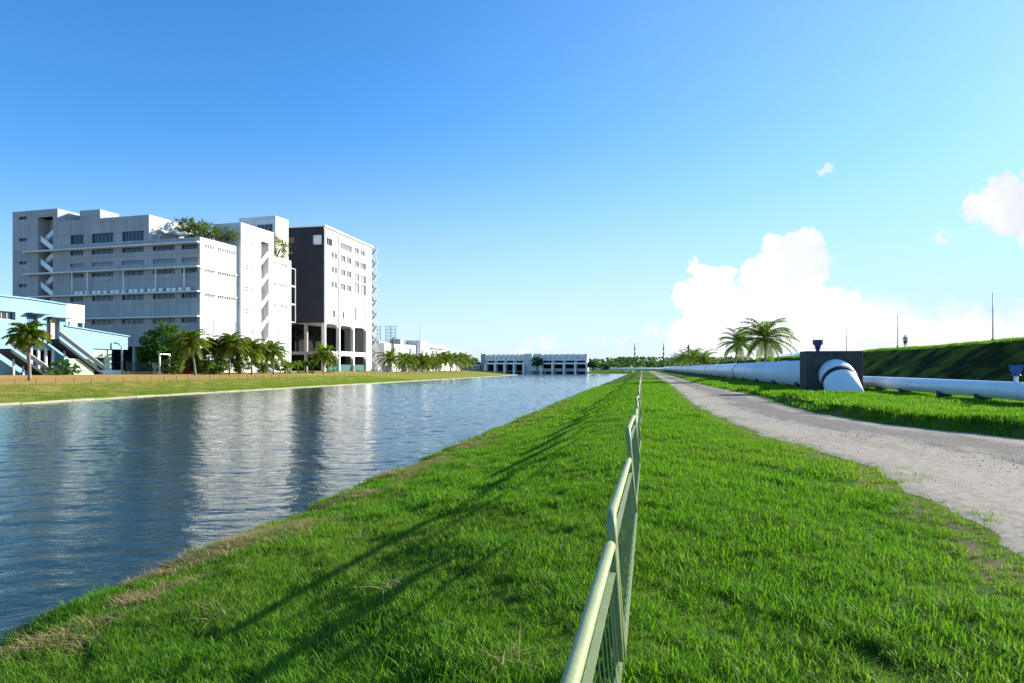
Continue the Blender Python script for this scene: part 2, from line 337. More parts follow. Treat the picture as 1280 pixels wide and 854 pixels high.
def grid_mesh(name, xs, ys, zf, mat, kind=None):
    X, Y = np.meshgrid(xs, ys); Z = zf(X, Y); nx = len(xs)
    v = np.stack([X.ravel(), Y.ravel(), Z.ravel()], 1)
    i = np.arange(len(ys) - 1)[:, None] * nx + np.arange(nx - 1)[None, :]
    f = np.stack([i, i + 1, i + nx + 1, i + nx], -1).reshape(-1, 4)
    me = bpy.data.meshes.new(name); me.from_pydata(v.tolist(), [], f.tolist()); me.materials.append(mat)
    me.polygons.foreach_set('use_smooth', [True] * len(f))
    o = bpy.data.objects.new(name, me); COL.objects.link(o)
    if kind: o['kind'] = kind
    return o
def ground_mat():
    m, nt, out = new_mat('turf_ground'); p = principled(nt, out, .95, .05); co = objco(nt)
    sx = nt.nodes.new('ShaderNodeSeparateXYZ'); L(nt, co, sx.inputs[0])
    n1 = noise(nt, co, .35, 6, .6); n2 = noise(nt, co, 9, 6, .7); n3 = noise(nt, mapping(nt, co, (1, .35, 1)), 1.6, 5, .65)
    n4 = noise(nt, co, 2.2, 5, .65)
    g = mixc(nt, mapr(nt, n2, .3, .7), (.02, .075, .004), (.13, .29, .014))
    g = mixc(nt, mapr(nt, n4, .40, .60, 0, .75), g, (.018, .045, .005))
    g = mixc(nt, mapr(nt, sx.outputs[0], 21.8, 24.2), g, mixc(nt, n2, (.004, .010, .001), (.012, .026, .003)))  # embankment slope: turf colour darkened to deepen the shade on it
    g = mixc(nt, mapr(nt, n1, .42, .68, 0, .7), g, (.16, .22, .02))
    # dry straw patches close to the near waterline
    near = math_(nt, 'MULTIPLY', mapr(nt, sx.outputs[0], -7.6, -5.9, 1, 0), mapr(nt, sx.outputs[0], -12, -8, 0, 1))
    dry = mapr(nt, math_(nt, 'ADD', n3, math_(nt, 'MULTIPLY', near, .16)), .60, .72)
    g = mixc(nt, math_(nt, 'MULTIPLY', dry, near), g, (.33, .25, .10))
    # the far bank is sparse turf over reddish soil, browner away from the water
    far = mapr(nt, sx.outputs[0], -52, -49, 1, 0)
    up = math_(nt, 'ADD', mapr(nt, sx.outputs[0], -74, -53, 1, 0), math_(nt, 'MULTIPLY', math_(nt, 'SUBTRACT', n3, .5), 2.2))
    yb = mapr(nt, sx.outputs[1], 60, 190, .15, -.55)
    fc = mixc(nt, mapr(nt, math_(nt, 'ADD', up, yb), .15, 1.0), (.25, .25, .045), (.50, .29, .10))
    fc = mixc(nt, mapr(nt, n2, .35, .75, 0, .4), fc, (.16, .19, .03))
    g = mixc(nt, far, g, fc)
    # bare soil where the path edge wears the turf away
    at = nt.nodes.new('ShaderNodeAttribute'); at.attribute_name = 'wear'
    wr = math_(nt, 'ADD', at.outputs['Fac'], math_(nt, 'MULTIPLY', math_(nt, 'SUBTRACT', noise(nt, co, 5, 6, .7), .5), 1.5))
    g = mixc(nt, mapr(nt, wr, .45, .75), g, (.21, .155, .09))
    L(nt, g, p.inputs['Base Color'])
    h = math_(nt, 'ADD', noise(nt, co, 25, 5, .7), math_(nt, 'MULTIPLY', noise(nt, co, 4, 4), .8))
    L(nt, bump(nt, h, .9, .08), p.inputs['Normal'])
    return m
xs = np.unique(np.concatenate([[-6000, -2500, -1200, -600, -400, -250, -160, -120, -105], np.arange(-96, -52, 2.5), [-75, -74.2, -73, -72, -71.2, -70, -68, -66, -52, -51, -50.6, -50.25, -50.2, -49, -47, -30, -12, -10, -8.6, -8.2], np.arange(-7.8, 16.01, .3), np.arange(16.5, 38, .6), [40, 44, 52, 60, 90, 150, 300, 700, 1500, 3000, 6000]]))
ys = np.unique(np.concatenate([[-120, -60, -30, -15], np.arange(-8, 45, .4), np.arange(45, 140, 2), np.arange(140, 380, 6), [400, 450, 520, 650, 900, 1300, 2000, 3500, 6000, 9000]]))
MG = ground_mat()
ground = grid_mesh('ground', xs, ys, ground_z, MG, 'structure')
co = np.empty(len(ground.data.vertices) * 3); ground.data.vertices.foreach_get('co', co); co = co.reshape(-1, 3)
wl = np.clip(1 - np.abs(co[:, 0] - road_l(co[:, 1]) + .1) / .38, 0, 1) * (co[:, 1] < 120); wr_ = np.clip(1 - np.abs(co[:, 0] - road_r(co[:, 1])) / .5, 0, 1) * .8
a = ground.data.attributes.new('wear', 'FLOAT', 'POINT'); a.data.foreach_set('value', np.maximum(wl, wr_))

# road sheet
def road_mat():
    m, nt, out = new_mat('worn_track'); p = principled(nt, out, .95, .1); co = objco(nt)
    at = nt.nodes.new('ShaderNodeAttribute'); at.attribute_name = 'across'; lat = at.outputs['Fac']
    n1 = noise(nt, mapping(nt, co, (1, .3, 1)), 1.1, 6, .62); n2 = noise(nt, co, 60, 4, .7); n3 = noise(nt, co, 6, 6, .7)
    dirt = mixc(nt, mapr(nt, n3, .3, .7), (.27, .23, .175), (.47, .41, .33))
    dirt = mixc(nt, mapr(nt, n1, .5, .75, 0, .6), dirt, (.22, .165, .115))
    v = nt.nodes.new('ShaderNodeTexVoronoi'); v.inputs['Scale'].default_value = 42; L(nt, co, v.inputs['Vector'])
    grav = mixc(nt, mapr(nt, v.outputs['Color'], .1, .9), (.09, .085, .075), (.38, .345, .30))
    grav = mixc(nt, mapr(nt, n3, .45, .7, 0, .5), grav, (.33, .29, .24))
    g = math_(nt, 'ADD', lat, math_(nt, 'MULTIPLY', math_(nt, 'SUBTRACT', n1, .5), .55))
    f = math_(nt, 'MULTIPLY', mapr(nt, g, .38, .52, 0, 1, True), mapr(nt, g, .68, .86, 1, .15, True))
    L(nt, mixc(nt, f, dirt, grav), p.inputs['Base Color'])
    h = math_(nt, 'ADD', math_(nt, 'MULTIPLY', n3, .6), math_(nt, 'MULTIPLY', math_(nt, 'MULTIPLY', v.outputs['Distance'], f), .8))
    h = math_(nt, 'ADD', h, math_(nt, 'MULTIPLY', n2, .25))
    L(nt, bump(nt, h, 1.0, .05), p.inputs['Normal'])
    return m
ry = np.unique(np.concatenate([np.arange(-8, 60, .25), np.arange(60, 340, 3)])); t = np.linspace(0, 1, 25)
RX = road_l(ry)[:, None] * (1 - t) + road_r(ry)[:, None] * t; RY = np.repeat(ry[:, None], 25, 1)
RZ = np.where((t > .01) & (t < .99), .012, -.06) + np.zeros_like(RX) + np.where((t > .02) & (t < .98), .006, 0) - .008 * np.exp(-((t - .25) / .06) ** 2) - .008 * np.exp(-((t - .7) / .06) ** 2) + .02 * sstep(.42, .48, t) * (1 - sstep(.85, .97, t))
v = np.stack([RX.ravel(), RY.ravel(), (RZ + 0 * RX).ravel()], 1); i = np.arange(len(ry) - 1)[:, None] * 25 + np.arange(24)[None, :]
f = np.stack([i, i + 1, i + 26, i + 25], -1).reshape(-1, 4)
me = bpy.data.meshes.new('dirt_road'); me.from_pydata(v.tolist(), [], f.tolist()); me.materials.append(road_mat()); me.polygons.foreach_set('use_smooth', [True] * len(f))
a = me.attributes.new('across', 'FLOAT', 'POINT'); a.data.foreach_set('value', np.tile(t, len(ry)))
road = bpy.data.objects.new('dirt_road', me); COL.objects.link(road); road['kind'] = 'structure'

# water
def water_mat():
    m, nt, out = new_mat('canal_water'); p = principled(nt, out, .04, .5); p.inputs['IOR'].default_value = 1.333
    co = mapping(nt, objco(nt), (1, 1, 1), (0, 0, -YAW))
    p.inputs['Base Color'].default_value = (.015, .036, .029, 1)
    a = noise(nt, mapping(nt, co, (.6, 1.4, 1)), 3.2, 4, .55, .3); b = noise(nt, mapping(nt, co, (.6, 1.3, 1)), 8, 3, .6, .4)
    big = noise(nt, mapping(nt, co, (.5, 1, 1)), .05, 3)
    h = math_(nt, 'ADD', a, math_(nt, 'MULTIPLY', b, .34))
    h = math_(nt, 'MULTIPLY', h, mapr(nt, big, .3, .7, .75, 1.25))
    L(nt, bump(nt, h, 1.0, .03), p.inputs['Normal'])
    return m
def wave_z(x, y):
    r_ = np.random.default_rng(11); z = np.zeros_like(x); n_ = 34
    for k in range(n_):
        lam = .34 * (1.7 / .34) ** (k / (n_ - 1)); a_ = math.pi / 2 + YAW + r_.normal(0, .55); ph = r_.uniform(0, 6.283)
        sl = .0195 * (1.0 if lam < 1.2 else .7); kx = 2 * math.pi / lam
        w_ = .75 + .35 * np.sin(x * .09 * (1 + .3 * k % 2) + y * .05 + k) * np.sin(y * .07 - x * .03 + 2 * k)      # gusts
        z = z + w_ * sl / kx * np.sin(kx * (x * math.cos(a_) + y * math.sin(a_)) + ph)
    return z
def water_grid(ya, yb, st):
    return grid_mesh('canal_water', np.linspace(-50.23, -6.2, int(44 / st)), np.linspace(ya, yb, int((yb - ya) / st)), lambda X, Y: WATER_Z + wave_z(X, Y), MWAT, 'structure')
MWAT = water_mat()
wys = np.concatenate([np.linspace(-20, 2, 30)[:-1], np.arange(2, 110, .13), np.arange(110, 371.1, .4)])
grid_mesh('canal_water', np.linspace(-50.23, -6.2, 360), wys, lambda X, Y: WATER_Z + wave_z(X, Y), MWAT, 'structure')
grid_mesh('canal_water', np.linspace(-74, -50.231, 60), np.arange(262, 371.1, .5), lambda X, Y: WATER_Z + wave_z(X, Y), MWAT, 'structure')
kb = MB()
for k in range(150):                                   # concrete edging, laid in lengths
    y0 = -20 + k * 2.6
    if y0 > 358: break
    w_ = .02 * math.sin(k * 3.7); w_ -= float(bay(y0)); kb.box(-50.62 + w_, -50.20 + w_, y0, y0 + 2.56, -1.6, -1.17 + .03 * math.sin(k * 2.1))
kb.build('canal_kerb', M['kerb'])['kind'] = 'structure'

# ------------------------------------------------------------------ grass
def tuft(name, n, rad, lmin, lmax, wid, mat, lean=.5, seg=2):
    mb = MB()
    for k in range(n):
        a = random.uniform(0, 6.283); r = rad * math.sqrt(random.random()); bx, by = r * math.cos(a), r * math.sin(a)
        d = random.uniform(0, 6.283); ln = random.uniform(lmin, lmax); le = random.uniform(.12, lean) + (.25 if random.random() < .2 else 0)
        w = wid * random.uniform(.7, 1.3); dx, dy = math.cos(d), math.sin(d); px, py = -dy * w / 2, dx * w / 2
        vs = []; 
        for s in range(seg + 1):
            q = s / seg; hh = ln * q * (1 - .25 * le * q); o = ln * le * q ** 1.8; ww = 1 - .15 * q if s < seg else .08
            c = (bx + dx * o, by + dy * o, hh - .01)
            vs += [(c[0] - px * ww, c[1] - py * ww, c[2]), (c[0] + px * ww, c[1] + py * ww, c[2])]
        mb.add(vs, [(2 * s, 2 * s + 1, 2 * s + 3, 2 * s + 2) for s in range(seg)])
    me = bpy.data.meshes.new(name); me.from_pydata(mb.v, [], mb.f); me.materials.append(mat)
    return bpy.data.objects.new(name, me)
def scatter(name, protos, pts, rot, scl, tint, idx, label=None):
    c = bpy.data.collections.new(name + '_kinds')
    for k, o in enumerate(protos): o.name = '%s_%02d' % (o.name, k); c.objects.link(o)
    me = bpy.data.meshes.new(name); me.from_pydata(pts.tolist(), [], [])
    for an, dt, val in (('rotz', 'FLOAT', rot), ('scl', 'FLOAT', scl), ('tint', 'FLOAT', tint), ('pick', 'INT', idx)):
        at = me.attributes.new(an, dt, 'POINT'); at.data.foreach_set('value', val)
    o = bpy.data.objects.new(name, me); COL.objects.link(o); o['kind'] = 'stuff'
    ng = bpy.data.node_groups.new(name, 'GeometryNodeTree')
    ng.interface.new_socket('Geometry', in_out='INPUT', socket_type='NodeSocketGeometry'); ng.interface.new_socket('Geometry', in_out='OUTPUT', socket_type='NodeSocketGeometry')
    gi = ng.nodes.new('NodeGroupInput'); go = ng.nodes.new('NodeGroupOutput'); ip = ng.nodes.new('GeometryNodeInstanceOnPoints'); ci = ng.nodes.new('GeometryNodeCollectionInfo')
    ci.inputs['Collection'].default_value = c; ci.inputs['Separate Children'].default_value = True; ci.inputs['Reset Children'].default_value = True
    def attr(n, dt):
        q = ng.nodes.new('GeometryNodeInputNamedAttribute'); q.data_type = dt; q.inputs['Name'].default_value = n; return q.outputs['Attribute']
    cx = ng.nodes.new('ShaderNodeCombineXYZ'); ng.links.new(attr('rotz', 'FLOAT'), cx.inputs[2])
    ng.links.new(gi.outputs[0], ip.inputs['Points']); ng.links.new(ci.outputs[0], ip.inputs['Instance']); ip.inputs['Pick Instance'].default_value = True
    ng.links.new(attr('pick', 'INT'), ip.inputs['Instance Index']); ng.links.new(cx.outputs[0], ip.inputs['Rotation']); ng.links.new(attr('scl', 'FLOAT'), ip.inputs['Scale'])
    ng.links.new(ip.outputs[0], go.inputs[0])
    md = o.modifiers.new('scatter', 'NODES'); md.node_group = ng
    return o
def fbm2(x, y, s=1.0):
    return (np.sin(x * 1.3 * s + 1.7 * np.sin(y * .9 * s)) + np.sin(y * 1.7 * s + 1.3 * np.sin(x * 1.1 * s + 2)) + .6 * np.sin(3.1 * x * s + 2.3 * y * s) + .5 * np.sin(4.3 * y * s - 2.9 * x * s)) / 3.1
def wedge_points(d0, d1, dens, half=R(48)):
    area = (d1 ** 2 - d0 ** 2) * half; n = int(area * dens)
    d = np.sqrt(rng.uniform(d0 ** 2, d1 ** 2, n)); a = math.pi / 2 + YAW + rng.uniform(-half, half, n)
    return d * np.cos(a), d * np.sin(a)
def grassy(x, y, edge=.1):
    m = (x > -6.95 + .18 * np.sin(y * .9)) & (x < road_l(y) - edge + 1.0 * rng.random(len(x)) ** 2.6) | (x > road_r(y) + .02 - .25 * rng.random(len(x)) ** 3) & (x < 22.4)
    return m
def grass_layer(bands):
    P, Rz, S, T, I = [], [], [], [], []
    for (d0, d1, dens, first, cnt, s0, s1) in bands:
        x, y = wedge_points(d0, d1, dens); k = grassy(x, y); x, y = x[k], y[k]
        wear = np.clip(1 - (road_l(y) - x) / .55, 0, 1) * (x < road_l(y) + 1)
        k = rng.random(len(x)) > wear * .3; x, y, wear = x[k], y[k], wear[k]
        dryz = np.clip((-5.2 - x) / 1.2, 0, 1) * (fbm2(x, y, .9) > .05)
        k = rng.random(len(x)) > dryz * .55; x, y, wear, dryz = x[k], y[k], wear[k], dryz[k]
        gap = fbm2(x * 1.1 + 3, y + 7, 3.4) + .5 * fbm2(x, y, 8.5); k = rng.random(len(x)) > np.clip((gap + .05) * 1.1, 0, .86); x, y, wear, dryz = x[k], y[k], wear[k], dryz[k]
        n = len(x); cl = fbm2(x, y, 1.3) + .7 * fbm2(x + 2, y, 3.1)
        s = .88 * rng.uniform(s0, s1, n) * (1 + .35 * cl) * (1 - .3 * wear)
        verge = (x > road_r(y)) & (x < road_r(y) + 1.0); s = np.where(verge, s * 1.5, s)
        ti = np.clip(.05 + .16 * fbm2(x + 9, y + 4, .45) + .14 * fbm2(x * 1.2 + 1, y + 8, 1.9) + .25 * dryz + .3 * wear + rng.normal(0, .09, n), 0, 1)
        P.append(np.stack([x, y, ground_z(x, y) - .005], 1)); Rz.append(rng.uniform(0, 6.283, n)); S.append(s); T.append(ti); I.append(first + rng.integers(0, cnt, n))
    return [np.concatenate(q) for q in (P, Rz, S, T, I)]
protos = [tuft('a_tuft', 17, .065, .035, .12, .0050, M['grass'], 1.15, 3) for _ in range(5)] + [tuft('b_tuft', 24, .14, .045, .125, .0095, M['grass'], 1.1, 2) for _ in range(5)] + [tuft('c_tuft', 34, .40, .06, .15, .024, M['grass'], .8, 2) for _ in range(5)]
P, Rz, S, T, I = grass_layer([(.7, 5, 560, 0, 5, .7, 1.3), (5, 10, 380, 0, 5, .75, 1.35), (10, 26, 100, 5, 5, .8, 1.35), (26, 100, 11, 10, 5, .8, 1.3)])
# ragged crest and slope of the embankment
n = 2600; ex = rng.uniform(28.8, 32, n); ey = rng.uniform(38, 170, n)
P = np.concatenate([P, np.stack([ex, ey, ground_z(ex, ey) - .01], 1)]); Rz = np.concatenate([Rz, rng.uniform(0, 6.283, n)]); S = np.concatenate([S, rng.uniform(.6, 1.2, n) * np.where(ex > 28.9, 1.3, .6)]); T = np.concatenate([T, rng.uniform(0, .2, n)]); I = np.concatenate([I, 10 + rng.integers(0, 5, n)])
n = 9000; ex = -51.3 - 13 * rng.random(n) ** 1.3; ey = rng.uniform(8, 150, n); k = fbm2(ex, ey, .6) + .4 * fbm2(ex, ey, 2.3) > -.25; ex, ey = ex[k], ey[k]; n = len(ex)
P = np.concatenate([P, np.stack([ex, ey, ground_z(ex, ey) - .02], 1)]); Rz = np.concatenate([Rz, rng.uniform(0, 6.283, n)]); S = np.concatenate([S, rng.uniform(.7, 1.5, n)]); T = np.concatenate([T, np.clip(.35 + (-ex - 50.7) * .04 + rng.normal(0, .12, n), 0, 1)]); I = np.concatenate([I, 10 + rng.integers(0, 5, n)])
scatter('bank_grass', protos, P, Rz, S, T, I)
# straw lying along the waterline
sp = [tuft('straw', 16, .12, .10, .28, .008, M['straw'], 1.9, 2) for _ in range(4)]
for o_ in sp:
    for v_ in o_.data.vertices: v_.co.z = v_.co.z * .3 + .01
n = 7000; y = rng.uniform(1, 60, n) ; x = -6.1 + rng.normal(0, .42, n); k = (fbm2(x * .8, y, .9) > .05) & (x > -6.9); x, y = x[k], y[k]
x2, y2 = rng.uniform(-5.6, -.6, 900), rng.uniform(2.5, 25, 900); k = fbm2(x2 + 3, y2, 2.1) > .62; x = np.concatenate([x, x2[k]]); y = np.concatenate([y, y2[k]]); n = len(x)
scatter('straw_litter', sp, np.stack([x, y, ground_z(x, y) + .035], 1), rng.uniform(0, 6.283, n), rng.uniform(.6, 1.2, n), np.zeros(n), rng.integers(0, 4, n))
# loose stones on the track
def stone(k):
    mb = MB(); vs = []
    for i_ in range(5):
        for j in range(7):
            th, ph = math.pi * i_ / 4, 2 * math.pi * j / 7; r = random.uniform(.75, 1.1)
            vs.append((r * math.sin(th) * math.cos(ph), r * .8 * math.sin(th) * math.sin(ph), r * .6 * math.cos(th)))
    fs = [(a_ * 7 + j, a_ * 7 + (j + 1) % 7, (a_ + 1) * 7 + (j + 1) % 7, (a_ + 1) * 7 + j) for a_ in range(4) for j in range(7)]
    me = bpy.data.meshes.new('stone'); me.from_pydata(vs, [], fs); me.materials.append(M['stone']); return bpy.data.objects.new('stone', me)
n = 9000; y = 3 + 31 * rng.random(n) ** 1.4; tt = np.clip(rng.normal(.60, .13, n), .03, .98); tt[:700] = rng.uniform(0, 1, 700); x = road_l(y) * (1 - tt) + road_r(y) * tt
scatter('road_gravel', [stone(k) for k in range(3)], np.stack([x, y, np.full(n, .03)], 1), rng.uniform(0, 6.283, n), rng.uniform(.004, .013, n) * rng.choice([1, 1, 1, 1.6], n), np.zeros(n), rng.integers(0, 3, n))

# ------------------------------------------------------------------ green railing
joints = [-.3, 3.8, 7.66, 11.7, 15.3]
while joints[-1] < 215: joints.append(joints[-1] + 3.85 + random.uniform(-.15, .15))
tops = {0: (.74, .72), 1: (.84, .67), 2: (.98, .86), 3: (.80, .76), 4: (.86, .70)}
railing = thing('green_railing', 'long pale green metal railing of leaning panels along the top of the grass bank', 'railing', (0, 0, 0))
def arc_path(x0, x1, y0, y1, zb0, zb1, z0, z1, r):
    """inverted-U frame: posts lean towards the canal, rounded shoulders"""
    def P_(u, z, zt, zb):           # u along panel 0..1
        xb = x0[0] * (1 - u) + x1[0] * u; xt = x0[1] * (1 - u) + x1[1] * u; q = (z - zb) / (zt - zb)
        return Vector((xb + (xt - xb) * q, y0 * (1 - u) + y1 * u, z))
    ln = y1 - y0; pts = [P_(0, zb0, z0, zb0)]
    for k in range(7):
        a_ = math.pi / 2 * k / 6; pts.append(P_(r * (1 - math.cos(a_)) / ln, z0 - r + r * math.sin(a_), z0, zb0))
    for k in range(7):
        a_ = math.pi / 2 * k / 6; pts.append(P_(1 - r * (1 - math.sin(a_)) / ln, z1 - r + r * math.cos(a_), z1, zb1))
    pts.append(P_(1, zb1, z1, zb1)); return pts
for k in range(len(joints) - 1):
    y0, y1 = joints[k] + .035, joints[k + 1] - .035
    z0, z1 = tops.get(k, (.80 + random.uniform(-.09, .09), .78 + random.uniform(-.09, .09)))
    j = lambda: random.uniform(-.03, .03)
    if k == 0: x0, x1 = (-.18, -.27), (-.112, -.166)
    elif k == 1: x0, x1 = (-.10, -.172), (-.055, -.140)
    elif k == 2: x0, x1 = (-.07, -.155), (-.03, -.135)
    else: x0, x1 = (-.06 + j(), -.13 + j()), (-.03 + j(), -.10 + j())
    lo = k < 12
    fr = MB().tube(arc_path(x0, x1, y0, y1, -.12, -.12, z0, z1, .11), .029 if lo else .034, 12 if lo else 6).build('panel', M['fence'], railing, True)
    def pt(u, z):
        zt = z0 * (1 - u) + z1 * u; xb = x0[0] * (1 - u) + x1[0] * u; xt = x0[1] * (1 - u) + x1[1] * u; q = z / zt
        return Vector((xb + (xt - xb) * q, y0 * (1 - u) + y1 * u, z))
    top = lambda u: (z0 * (1 - u) + z1 * u) - .15
    tilt = Matrix.Identity(4)
    if k < 8:
        MB().bar(pt(.018, top(.018)), pt(.982, top(.982)), .034, .007).build('flat_bar', M['fence'], fr)
        MB().bar(pt(.012, .07), pt(.988, .07), .03, .035).build('bottom_rail', M['fence'], fr)
        bal = MB(); nb = 24 if lo else 14
        for q in range(1, nb):
            u = q / nb; bal.tube([pt(u, .09), pt(u, top(u) - .03)],     .0034 if lo else .008, 6 if lo else 4, False)
        bal.build('balusters', M['fence'], fr)
    else:
        b = MB(); b.bar(pt(.018, top(.018)), pt(.982, top(.982)), .05, .012); b.bar(pt(.012, .07), pt(.988, .07), .03, .035)
        if k < 26:
            for q in range(1, 20): b.tube([pt(q / 20, .06), pt(q / 20, top(q / 20) + .01)], .008, 4, False)
        b.build('infill', M['fence'], fr)

# ------------------------------------------------------------------ plants
def palm_crown(n_fr, length, mbs, droop=1.02, leaflet=.85, pairs=26, lw=.12):
    live, old = mbs
    for k in range(n_fr):
        az = k * 2.39996 + random.uniform(-.25, .25); f = (k + .5) / n_fr
        el = R(82 - 118 * f ** .85 + random.uniform(-8, 8)); ln = length * (1 - .25 * abs(f - .5)) * random.uniform(.85, 1.1)
        mb = old if f > .92 else live
        pts = []; p = Vector((0, 0, 0)); e = el; ns = 9
        for s in range(ns + 1):
            pts.append(p.copy()); st = ln / ns
            p = p + Vector((math.cos(az) * math.cos(e), math.sin(az) * math.cos(e), math.sin(e))) * st
            e -= droop * (.07 + .15 * s / ns) * (1.15 if el > .3 else .75)
        mb.tube(pts, [.035 * (1 - .8 * s / ns) for s in range(ns + 1)], 4, False)
        tw = random.uniform(-.35, .35)
        for q in range(pairs):
            u = .12 + .88 * q / (pairs - 1); x = u * ns; i_ = min(int(x), ns - 1); fr = x - i_
            c = pts[i_].lerp(pts[i_ + 1], fr); tdir = (pts[i_ + 1] - pts[i_]).normalized()
            side = tdir.cross(Vector((0, 0, 1)))
            if side.length < .05: side = Vector((-math.sin(az), math.cos(az), 0))
            side.normalize(); upv = side.cross(tdir).normalized()
            ll = leaflet * (math.sin(math.pi * (.12 + .8 * u)) ** .7) * random.uniform(.8, 1.15)
            for sg in (-1, 1):
                d = (side * sg * math.cos(tw * sg + .35) + upv * .30 * math.sin(.6) + tdir * (.55 + .5 * u)).normalized()
                d2 = (d + Vector((0, 0, -.95 * random.uniform(.6, 1.3)))).normalized()
                w = tdir * lw * .5; a_ = c; b_ = c + d * ll * .5; e_ = b_ + d2 * ll * .55
                mb.add([a_ - w * .6, a_ + w * .6, b_ + w, b_ - w, e_ + w * .15, e_ - w * .15], [(0, 1, 2, 3), (3, 2, 4, 5)])
PALMS = []
def make_palm(h, crown, n_fr, lean, lw=.12, name='coconut_palm'):
    root = thing(name, 'palm', 'palm tree')
    la = random.uniform(0, 6.28); pts = []; n = 8
    for s in range(n + 1):
        q = s / n; o = lean * q ** 1.7
        pts.append((o * math.cos(la), o * math.sin(la), -.2 + (h + .2) * q))
    MB().tube(pts, [.20 * (1 - .45 * (s / n)) * (1.45 if s == 0 else 1) for s in range(n + 1)], 9).build('trunk', M['bark'], root, True)
    lv, od = MB(), MB(); palm_crown(n_fr, crown, (lv, od), lw=lw, leaflet=.85 if lw < .15 else 1.0)
    T_ = Vector(pts[-1]); 
    lv.cur = 0; o_ = len(lv.v); lv.add(od.v, od.f); lv.m[-len(od.f):] = [1] * len(od.f)
    lv.v = [tuple(Vector(v_) + T_) for v_ in lv.v]
    c = lv.build('crown', [M['palm1'], M['palm2']], root)
    if h > 4:
        nuts = MB()
        for k in range(7):
            a_ = k * .9; cx, cy, cz = T_.x + .26 * math.cos(a_), T_.y + .26 * math.sin(a_), T_.z - .22 - .1 * (k % 2)
            ring = [(0, .13), (.09, .07), (.11, 0), (.08, -.09), (0, -.14)]
            nuts.tube([(cx, cy, cz + z_) for r_, z_ in ring], [max(r_, .01) for r_, z_ in ring], 6)
        nuts.build('coconuts', M['palm2'], root, True)
    return root

GP_L = 'palms along the far bank'
def place_palm(u, X, top_v, crown, n_fr, lean, label, group, fwd=None):
    if X < 0: crown *= 1.22
    x, y = on_x(u, X) if fwd is None else at_dist(u, fwd); z = float(ground_z(x, y))
    fw = -math.sin(YAW) * x + math.cos(YAW) * y
    h = height(top_v, fw) - z - crown * .70
    p = make_palm(max(h, .9), crown, int(n_fr * 1.6), lean, .17 if X < 0 else .12); p.location = (x, y, z); p['label'] = label; p['group'] = group
    return p
place_palm(37, -69, 402, 1.95, 24, .15, 'short coconut palm standing alone in front of the pale blue building', GP_L)
place_palm(244, -73.5, 408, 3.2, 24, .9, 'tall coconut palm with a leaning pale trunk beside the round dark tree', GP_L)
place_palm(287, -73, 412, 3.1, 24, .3, 'bushy palm with low skirts of fronds, first right of the leaning palm', GP_L)
place_palm(315, -72.5, 420, 3.0, 22, .2, 'palm in front of the lower end of the white zigzag staircase', GP_L)
place_palm(342, -72.5, 423, 3.1, 22, .3, 'palm in front of the far end of the sunlit white facade', GP_L)
place_palm(404, -73, 429, 3.2, 22, .2, 'palm at the corner of the charcoal block', GP_L)
place_palm(299, -76.5, 424, 2.4, 20, .2, 'small palm half hidden between the bushy palm and the staircase palm', GP_L)
place_palm(328, -76.5, 428, 2.3, 20, .3, 'small palm set back between two taller palms before the white facade', GP_L)
place_palm(268, -76, 420, 2.5, 22, .4, 'yellowish palm between the leaning palm and the bushy palm', GP_L)
k = 0
ROWL = {0: 'lone dark palm in front of the white annex beside the stair tower', 1: 'first palm of the close row, behind the low white wall', 2: 'second palm of the close row along the low white wall',
        12: 'last palm at the far end of the row, nearest the barrage'}
for u, tv in ((485, 436), (503, 439), (511, 441), (520, 441), (528, 442), (535, 441), (542, 442), (549, 440), (556, 438), (563, 439), (570, 440), (577, 441), (585, 443)):
    place_palm(u, -72 - random.uniform(-1, 1), tv - random.uniform(0, 2), 3.5 + random.uniform(-.2, .4), 20, random.uniform(.1, .5),
               ROWL.get(k, 'palm in the middle of the close row along the low white wall'), 'row of palms before the white annex'); k += 1
place_palm(958, 14.5, 392, 4.1, 26, .3, 'tall coconut palm with the widest crown behind the big pipe', 'palms behind the pipe')
place_palm(918, 15.5, 408, 4.0, 24, .7, 'lower coconut palm left of the widest one behind the big pipe', 'palms behind the pipe')
for (u, X, tv, lb) in ((866, 13.2, 433, 'tallest palm of the distant clump over the pipe'), (879, 14, 436, 'palm at the right edge of the distant clump over the pipe'), (856, 13.6, 437, 'palm within the distant clump over the pipe'), (848, 14.5, 441, 'palm at the left edge of the distant clump over the pipe'), (873, 17, 437, 'palm within the distant clump over the pipe')):
    place_palm(u, X, tv - 1, 4.4, 20, .3, lb, 'distant palm clump')

def leaf_cloud(mb, c, rad, n_cl, per, size, seed=0, hollow=.45):
    rr = random.Random(seed); c = Vector(c); rad = Vector(rad)
    for k in range(n_cl):
        while True:
            d = Vector((rr.uniform(-1, 1), rr.uniform(-1, 1), rr.uniform(-.85, 1)))
            if hollow < d.length < 1: break
        cc = c + Vector((d.x * rad.x, d.y * rad.y, d.z * rad.z)); cr = min(rad) * rr.uniform(.16, .34)
        for j in range(per):
            o = Vector((rr.gauss(0, 1), rr.gauss(0, 1), rr.gauss(0, .75))) * cr * .62; p = cc + o
            nrm = (o.normalized() * .6 + Vector((rr.uniform(-1, 1), rr.uniform(-1, 1), rr.uniform(-.3, 1)))).normalized()
            q = nrm.to_track_quat('Z', 'Y'); ax = q @ Vector((1, 0, 0)); ay = q @ Vector((0, 1, 0)); an = rr.uniform(0, 6.28)
            a_ = (ax * math.cos(an) + ay * math.sin(an)) * size * rr.uniform(.7, 1.3); b_ = (ay * math.cos(an) - ax * math.sin(an)) * size * .5
            mb.add([p - a_, p - b_ * .9, p + a_, p + b_ * .9], [(0, 1, 2, 3)])
